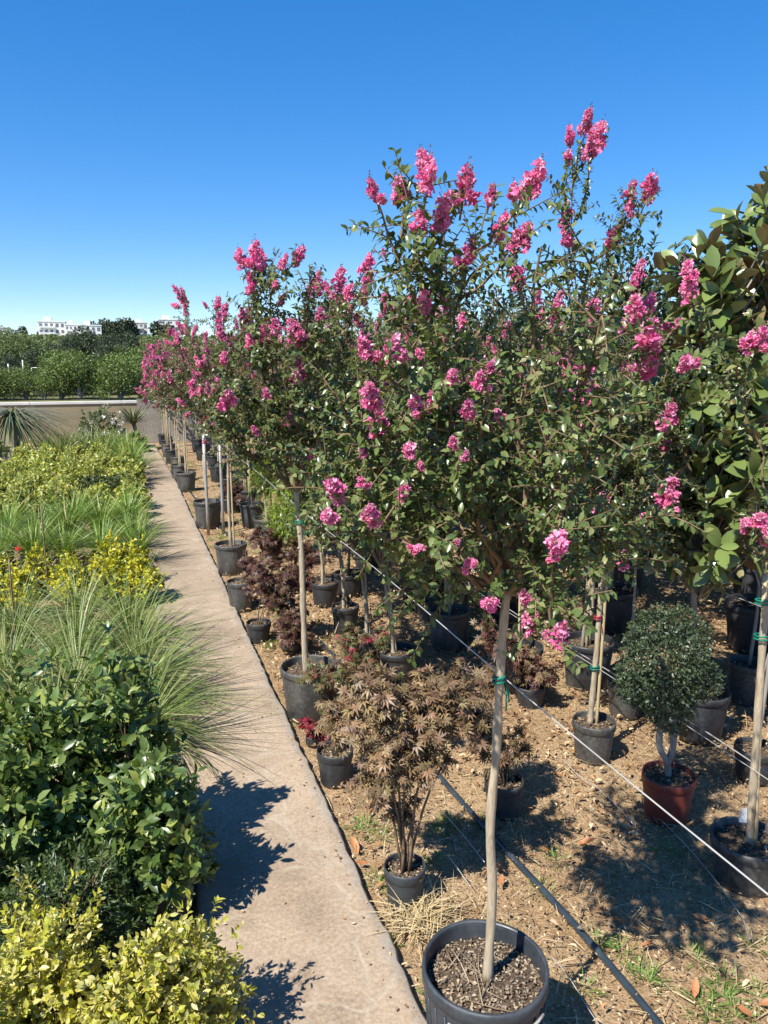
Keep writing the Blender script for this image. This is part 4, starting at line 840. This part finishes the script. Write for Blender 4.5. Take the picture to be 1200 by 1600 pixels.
# empty-looking pots in the rows (their plants are cut stems or seedlings)
for q, (px, py, r, h, mk, lab) in enumerate(((905, 1072, .10, .20, 'pot_grey', 'grey pot with a grey stem left of the clipped ball, against the cane tree'), (975, 1116, .10, .19, 'pot_grey', 'grey pot with a white stem half hidden by the clipped ball'), (1165, 1095, .11, .24, 'pot_grey', 'dusty pot with a bare stem right of the clipped ball'), (1178, 1215, .10, .16, 'pot', 'small black pot with a bare stem behind the twin canes'))):
    B = G(px, py); t = thing('potted_sapling', B, lab, 'potted plant', 'bare saplings'); pot(t, r, h, mk, drop=.03, key=q)
    b = MB(); tube(b, spline([(0, 0, h - .04), (.02, 0, .6), (.01, .02, 1.15 if q < 3 else .5)], 9), np.linspace(.011, .006, 9), 7); b.build('stem', M['greybark'], t)

# ------------------------------------------------------------------ wires, pipe, frame
def line(name, pts, r, m, label, cat, group=None, sides=6):
    P = np.array(pts, float); o0 = P[0].copy(); b = MB(); tube(b, P - o0, r, sides); return tag(b.build(name, M[m], None, o0), label, cat, group)
def sag(x, z, y0, y1, n=90, s=.012, dx=0.): ys = np.linspace(y0, y1, n); return np.stack([x + dx * np.sin(ys * .9), ys, z + s * np.cos(ys * 2.4)], 1)
zA = (A + pl(780, 1060, A)); line('support_wire', sag(zA[0] + .018, zA[2], .25, 18, s=.006), .0016, 'wire', 'pale support wire tied to the path-edge crape myrtles', 'wire', 'support wires')
z3 = B3 + pl(928, 1046, B3); line('support_wire', sag(z3[0] + .02, z3[2], .9, 17, s=.006), .0016, 'wire', 'pale support wire tied to the cane in the third row', 'wire', 'support wires')
line('support_wire', sag(1.47, .95, 2.6, 17, s=.008), .0020, 'wire', 'pale support wire along the slim trees of the second row', 'wire', 'support wires')
line('support_wire', sag(2.66, .80, 1.6, 16, s=.008), .0020, 'wire', 'support wire along the fourth row by the magnolia', 'wire', 'support wires')
zz = G(1140, 1170, .35); line('drip_line', sag(zz[0], .35, 1.4, 9, s=.01), .003, 'galv', 'low drip line passing behind the clipped ball', 'hose', 'drip lines')
M['pipe'] = noise_mat('black_pipe', [(.35, (.02, .03, .038)), (.6, (.035, .05, .06)), (.75, (.13, .14, .14))], 9, 6, .24, .03, .001, spec=1.0)
P0, P1 = G(1030, 1600, GZ + .02), G(680, 1203, GZ + .02); dv = (P1 - P0) / (P1[1] - P0[1])
line('irrigation_pipe', [P0 + dv * s + np.array([.008 * sin(s * 3.2), 0, .004 * sin(s * 5)]) for s in np.linspace(-1.2, 12, 90)], .0125, 'pipe', 'thick black irrigation pipe lying along the ground between the rows', 'pipe', None, 12)
for q, pp in enumerate((((690, 1267), (722, 1308), (757, 1353)), ((1003, 1255), (1080, 1330), (1150, 1425), (1172, 1470)), ((880, 1190), (905, 1215), (940, 1240), (990, 1290)), ((700, 1340), (716, 1362), (735, 1390)), ((860, 1495), (885, 1530), (920, 1580), (960, 1640)))):
    P = np.array([G(x, y, GZ + .03) for x, y in pp]); P[:, 2] += .02 * R0.uniform(0, 1, len(P))
    line('drip_tube', spline(P, 16), .0016, 'wire', ('thin pale drip tube in the shade of the brown maple', 'thin pale drip tube across the bare soil beside the red pot', 'thin pale drip tube crossing the soil in front of the dusty grey pot', 'short pale drip tube by the small smooth pot', 'thin drip tube beside the big slate pot')[q], 'drip tube', 'drip tubes')
PF = G(326, 836); b = MB(); c1 = atD(318, 680, PF) - PF; c2 = atD(343, 681, PF, .05) - PF
t = thing('metal_frame', PF, 'pale metal pipe frame shaped like an upturned U by the path edge', 'frame')
for nm, pts in (('post', [(0, 0, 0), c1 - [0, 0, .0]]), ('post', [(c2[0], c2[1], 0), c2]), ('top_bar', [c1, c2])):
    b = MB(); tube(b, np.linspace(pts[0], pts[1], 4), .017 if nm == 'post' else .0165, 8); b.build(nm, M['galv'], t)

# ------------------------------------------------------------------ ground litter, weeds, fallen leaves
rng = np.random.default_rng(400)
def scatter(n, x0, x1, y0, y1, pw=1.6):
    y = y0 + (y1 - y0) * rng.uniform(0, 1, n) ** pw; x = rng.uniform(x0, x1, n); return np.stack([x, y, np.full(n, GZ)], 1)
def keep(p):                                                     # only where the camera, or a step aside of it, could see it
    return p
b = MB(); p = scatter(62000, .76, 4.2, .6, 7.5); p[:, 2] += rng.uniform(.012, .032, len(p)); d = rand_unit(rng, len(p)); d[:, 2] *= .35
leaves(b, T_small(.42, .2, .16), p, d, rand_unit(rng, len(p)) * .45 + [0, 0, 1], rng.uniform(.004, .019, len(p)))
p = scatter(700, .76, 4.2, .7, 7); p[:, 2] += .03; d = rand_unit(rng, len(p)); d[:, 2] *= .3; leaves(b, T_leaf(.42, .25, .16), p, d, rand_unit(rng, len(p)) * .5 + [0, 0, 1], rng.uniform(.025, .05, len(p)))
p = scatter(16000, .78, 5, 4, 17.5, 1.2); p[:, 2] += rng.uniform(.012, .03, len(p)); d = rand_unit(rng, len(p)); d[:, 2] *= .35; leaves(b, T_small(.45, .2, .16), p, d, rand_unit(rng, len(p)) * .45 + [0, 0, 1], rng.uniform(.012, .045, len(p)))
p = scatter(9000, .8, 4.5, 2.3, 7.5, 1.1); hp = np.sin(p[:, 0] * 5.1 + 2 * np.sin(p[:, 1] * 1.7)) + np.sin(p[:, 1] * 4.3) + rng.normal(size=len(p)) * .7; p = p[hp > -.2]; p[:, 2] += rng.uniform(.02, .04, len(p)); d = rand_unit(rng, len(p)); d[:, 2] *= .4
leaves(b, T_leaf(.5, .3, .18), p, d, rand_unit(rng, len(p)) * .55 + [0, 0, 1], rng.uniform(.018, .042, len(p)))
tag(b.build('leaf_litter', M['litter']), 'dry brown leaf litter covering the soil between the pots', 'leaf litter', kind='stuff')
b = MB(); p = scatter(5000, .76, 4, .6, 7); p[:, 2] += rng.uniform(.015, .03, len(p)); d = rand_unit(rng, len(p)); d[:, 2] *= .25
leaves(b, T_blade(.045, .15, 3), p, d, rand_unit(rng, len(p)) * .4 + [0, 0, 1], rng.uniform(.03, .11, len(p)))
for (px, py) in ((660, 1435), (650, 1450), (745, 990), (720, 975), (800, 990), (760, 985)):
    P = G(px, py); k = 160; p = P + rng.normal(size=(k, 3)) * [.05, .05, 0] + [0, 0, .03]; d = rand_unit(rng, k); d[:, 2] = np.abs(d[:, 2]) * .6; leaves(b, T_blade(.03, .4, 4), p, d, rand_unit(rng, k) * .4 + [0, 0, 1], rng.uniform(.06, .16, k))
tag(b.build('dry_straw', M['straw']), 'pale dry straw scattered over the soil', 'straw', kind='stuff')
b = MB()
wd = [(575, 1290), (560, 1300), (420, 1010), (430, 1005), (1000, 1525), (1015, 1535), (935, 1475), (1100, 1570), (1130, 1560), (1150, 1590), (870, 1345), (345, 840), (350, 870), (300, 770), (520, 1210), (1090, 1500), (1185, 1560), (595, 1310), (460, 1130), (1180, 1210)]
wd += [tuple(v) for v in rng.uniform([560, 1250], [1200, 1600], (16, 2))]
far_w = [np.array([rng.uniform(.80, 1.35), rng.uniform(2.4, 15), GZ]) for _ in range(90)]
for P in [G(px, py) for (px, py) in wd] + far_w:
    k = 46; a = rng.uniform(0, 6.28, k); q = rng.uniform(0, .05, k); p = P + np.stack([q * np.cos(a), q * np.sin(a), 0 * a + .005], 1)
    d = np.stack([np.cos(a), np.sin(a), rng.uniform(.4, 1.6, k)], 1); leaves(b, T_blade(.08, .35, 3), p, d, np.array([0, 0, 1.]) * np.ones((k, 1)) + rng.normal(size=(k, 3)) * .2, rng.uniform(.02, .055, k))
tag(b.build('weeds', M['weed']), 'small tufts of green weeds on the soil', 'weeds', kind='stuff')
def rust(): return leaf_mat('fallen_leaf', [(.34, .12, .045), (.42, .2, .08)], .55, .12)
M['fallen'] = rust(); bl = MB(); v, f = T_leaf(.42, -.25, .16); bl.add(v, *f); FL = bl.mesh('fallen_leaf', M['fallen'])
for q, (px, py) in enumerate(((790, 1362), (1085, 1560), (1185, 1570), (1150, 1570), (575, 1350), (780, 1385), (1000, 1480), (860, 1330), (560, 1335), (1110, 1440), (900, 1320), (1050, 1600))):
    o = link('fallen_leaf', FL, None, G(px, py, GZ + .02), (R0.uniform(-.3, .3), R0.uniform(-.3, .1), R0.uniform(0, 6.28)), R0.uniform(.05, .09))
    tag(o, 'large rust-brown fallen magnolia leaf lying on the soil', 'leaf', 'fallen magnolia leaves')
b = MB()
for q in range(420):
    P = scatter(1, .8, 3.6, .7, 6)[0]; s = rng.uniform(.003, .008); v = rand_unit(rng, 8) * s * [1, 1, .6]; b.add(np.array([(x, y, z) for x in (-1, 1) for y in (-1, 1) for z in (-.6, .6)]) * s * rng.uniform(.6, 1.2, (8, 3)) + P + [0, 0, .012], [(0, 1, 3, 2), (4, 6, 7, 5), (0, 4, 5, 1), (2, 3, 7, 6), (0, 2, 6, 4), (1, 5, 7, 3)])
tag(b.build('pebbles', M['stone']), 'small pale pebbles scattered on the soil', 'pebbles', kind='stuff')
b = MB(); n = 620; y = rng.uniform(1.4, 9, n); p = np.stack([np.where(rng.random(n) < .5, PX0 + .03 + np.abs(rng.normal(size=n)) * .08, np.where(rng.random(n) < .5, PX1 - .03 - np.abs(rng.normal(size=n)) * .05, rng.uniform(PX0 + .03, PX1 - .03, n))), y, np.full(n, .006)], 1); d = rand_unit(rng, n); d[:, 2] *= .1
leaves(b, T_small(.5, .1, .1), p, d, rand_unit(rng, n) * .2 + [0, 0, 1], rng.uniform(.006, .02, n)); tag(b.build('path_crumbs', M['litter']), 'dry crumbs and leaf bits lying on the path', 'leaf litter', kind='stuff')

# ------------------------------------------------------------------ beyond the wall
def far_tree(seed, matk, h, r, n, leaf, th=.25, zr=(.25, .8)):
    rng = np.random.default_rng(seed); t = thing('orchard_tree', (0, 0, 0), 'x', 'tree', 'x'); b = MB(); w = MB()
    blobs = [(np.array([rng.normal() * r * .45, rng.normal() * r * .45, h * rng.uniform(*zr)]), r * rng.uniform(.35, .6)) for _ in range(9)]
    tube(w, [(0, 0, 0), (.05, 0, h * th), (0, 0, h * .6)], [.11, .08, .03], 7)
    for Cc, q in blobs:
        m = n // 9; d = rand_unit(rng, m); p = Cc + d * q * rng.uniform(.6, 1.08, (m, 1)); p[:, 2] = np.maximum(p[:, 2], h * .02)
        leaves(b, T_quad(.55), p, d + rng.normal(size=(m, 3)) * .7, d + rng.normal(size=(m, 3)) * .5 + [0, 0, .5], leaf * rng.uniform(.6, 1.3, m)); tube(w, [(0, 0, h * th), Cc * .6 + [0, 0, h * .1], Cc], [.05, .03, .012], 4, cap=False)
    tag(b.build('crown', M[matk], t), kind='stuff'); w.build('trunk', M['greybark'], t); return t
OT = [far_tree(500, 'far', 3.6, 1.9, 5200, .15), far_tree(501, 'far_dark', 3.9, 1.8, 5200, .15), far_tree(502, 'far_bright', 1.5, .95, 3800, .085, .05, (.12, .75)), far_tree(503, 'far', 1.3, .9, 3600, .08, .05, (.12, .75))]
_ou = set()
def put_far(k, x, y, z, sc, lab, grp):
    if k not in _ou: _ou.add(k); o = OT[k]; o.location = (x, y, z); o.scale = (sc,) * 3
    else: o = copy_thing(OT[k], (x, y, z), R0.uniform(0, 6.28), None, None, sc)
    o['label'] = lab; o['group'] = grp
for q in range(30):
    y = (21.6, 24.0, 27.5)[q % 3] + R0.uniform(-.4, .4); d = ray(-60 + q * 10.5 + R0.uniform(-5, 5), 600); x = d[0] / d[1] * y
    k = 2 if q % 3 == 0 else (2, 3, 2, 1)[q % 4]; put_far(k, x, y, TZ, (R0.uniform(.34, .82) if k > 1 else R0.uniform(.22, .4)) * (1, 1.15, 1.35)[q % 3], {2: 'bright green bush on the terrace above the wall', 3: 'dull green bush on the terrace above the wall', 1: 'small dark green tree among the terrace bushes'}[k], 'terrace bushes')
for q in range(30):
    y = (33, 40, 50)[q % 3] + R0.uniform(-2, 2); d = ray(-90 + q * 12.5 + R0.uniform(-6, 6), 560); x = d[0] / d[1] * y
    k = int(R0.random() < .45); put_far(k, x, y, TZ, R0.uniform(.30, .66) * (1, 1.1, 1.2)[q % 3], ('broad green tree behind the terrace bushes', 'dark green tree behind the terrace bushes')[k], 'trees behind the terrace')
# the wood climbing the hill, one mass
b = MB(); n = 1500; y = rng.uniform(70, 400, n); x = rng.uniform(-.30, .16, n) * y; R_ = rng.uniform(1.3, 2.1, n) * (.7 + y / 900)
for q in range(n):
    m = 26; d = rand_unit(rng, m); d[:, 2] = np.abs(d[:, 2]); p = np.array([x[q], y[q], hill_z(y[q])]) + d * R_[q] * np.array([1, 1, .85]); leaves(b, T_quad(.8), p, d + rng.normal(size=(m, 3)) * .8, d + [0, 0, .4], R_[q] * .55 * rng.uniform(.7, 1.3, m))
tag(b.build('hillside_wood', M['far']), 'green wooded hillside below the white houses', 'wood', kind='stuff')
def pine(px, py, y, h, lab):
    d = ray(px, py); x = d[0] / d[1] * y; t = thing('pine_tree', (x, y, hill_z(y)), lab, 'tree', 'hilltop pines'); b = MB(); m = 500; dd = rand_unit(rng, m); p = np.array([0, 0, h * .62]) + dd * np.array([h * .3, h * .3, h * .38]) * rng.uniform(.5, 1.05, (m, 1))
    leaves(b, T_quad(.7), p, dd + rng.normal(size=(m, 3)) * .6, dd + [0, 0, .4], h * .13 * rng.uniform(.6, 1.2, m)); tag(b.build('crown', M['far_dark'], t), kind='stuff'); b = MB(); tube(b, [(0, 0, -1), (0, 0, h * .7)], [.5, .25], 6); b.build('trunk', M['twig'], t)
for q in range(13): pine(143 + q * 5.4 + R0.uniform(-2, 2), 515, 455 + R0.uniform(-8, 8), R0.uniform(8, 12.5), 'dark pine in the clump on the ridge beside the white flats')
for px, h in ((120, 9), (35, 8), (62, 6), (245, 12), (262, 11)): pine(px, 515, 470, h, 'single dark tree on the ridge among the white houses')
def house(px0, px1, ytop, y, floors, label, matk='white', bays=4, balc=True):
    d0 = ray(px0, 540); d1 = ray(px1, 540); x0 = d0[0] / d0[1] * y; x1 = d1[0] / d1[1] * y; W = x1 - x0; dt = ray((px0 + px1) / 2, ytop); z1 = CAM_H + dt[2] / dt[1] * y; z0 = hill_z(y) - 1.5; Hh = z1 - z0
    t = thing('hillside_house', (x0, y, z0), label, 'building', 'white houses on the ridge'); dp = 10
    b = MB(); box(b, (0, 0, 0), (W, dp, Hh)); b.build('wall', M[matk], t); b = MB(); box(b, (-.25, -.25, Hh + .003), (W + .25, dp + .25, Hh + .5)); b.build('roof', M[matk], t)
    b = MB(); box(b, (W * .2, 2, Hh + .503), (W * .5, 7, Hh + 2.6)); b.build('stair_head', M['white'], t); fh = 3.1
    for fl in range(floors):
        zt = Hh - .5 - fl * fh
        for k in range(bays):
            cx = W * (k + .5) / bays; b = MB(); box(b, (cx - W / bays * .27, -.12, zt - 2.0), (cx + W / bays * .27, .3, zt - .35)); b.build('window', M['glass'], t)
        if balc:
            b = MB(); box(b, (W * .06, -1.3, zt - 2.5), (W * .62, -.003, zt - 1.65)); b.build('balcony', M['white'], t)
house(62, 104, 503, 440, 3, 'wide white flats with shaded balconies on the ridge', bays=5)
house(104, 128, 508, 432, 3, 'white flats stepping down beside the wide flats'); house(126, 160, 509, 428, 3, 'white block with stacked balconies next to the pine clump', bays=4)
house(-14, 14, 512, 425, 2, 'white house on the ridge farthest from the crape myrtles'); house(212, 232, 505, 460, 2, 'cream house on the ridge beyond the pine clump', 'creamr', 3); house(250, 285, 500, 470, 2, 'white house on the ridge behind the crape myrtle tops', bays=3)
# poles, little greenhouse and netting frame on the terrace
for q, (px, h) in enumerate(((38, 1.0), (15, .9), (121, .75), (131, 1.0), (144, 1.0))):
    d = ray(px, 600); y = 22.8; x = d[0] / d[1] * y; b = MB(); tube(b, np.linspace([0, 0, 0], [.01, 0, h], 4), .022, 6); tag(b.build('terrace_post', M['galv'], None, (x, y, TZ)), 'slim pale post among the terrace bushes', 'post', 'terrace posts')
d = ray(112, 580); y = 26.0; x = d[0] / d[1] * y; t = thing('garden_shed', (x, y, TZ), 'small grey flat-roofed shed among the terrace bushes', 'shed')
b = MB(); box(b, (-.42, 0, 0), (.42, .9, .72)); b.build('wall', M['creamr'], t); b = MB(); box(b, (-.5, -.08, .723), (.5, 1.0, .79)); b.build('roof', M['galv'], t)
for k in range(3): b = MB(); box(b, (-.33 + k * .24, -.012, .35), (-.33 + k * .24 + .17, .01, .66)); b.build('window', M['glass'], t)
d = ray(60, 585); x = d[0] / d[1] * 24; t = thing('net_frame', (x, 24, TZ), 'pale pipe frame for netting on the terrace', 'frame')
for nm, a, c in (('post', (-.16, 0, 0), (-.16, 0, .78)), ('post', (.16, 0, 0), (.16, 0, .78)), ('top_bar', (-.16, 0, .78), (.16, 0, .78))): b = MB(); tube(b, [a, c], .018, 6); b.build(nm, M['galv'], t)
# sagging grey shade net behind the last pots
M['net'] = noise_mat('shade_net', [(.3, (.16, .14, .11)), (.7, (.27, .24, .20))], 30, 4, .9, .3, .01)
b = MB(); k = 14; V = []; 
for i_ in range(k):
    for j_ in range(8): s, u = i_ / (k - 1), j_ / 7; V.append((s * 1.9, .02 * sin(s * 22) * (1 - u) + .15 * u, (1.02 - .55 * s * (1 - .2 * u)) * u * 1.0 + .01))
F = [(i_ * 8 + j_, (i_ + 1) * 8 + j_, (i_ + 1) * 8 + j_ + 1, i_ * 8 + j_ + 1) for i_ in range(k - 1) for j_ in range(7)]
b.add(V, F); b.add(np.array(V) + [0, .006, 0], np.array(F)[:, ::-1]); tag(b.build('shade_net', M['net'], None, (.34, 18.9, GZ)), 'grey shade netting hanging behind the last path-edge pots', 'net')
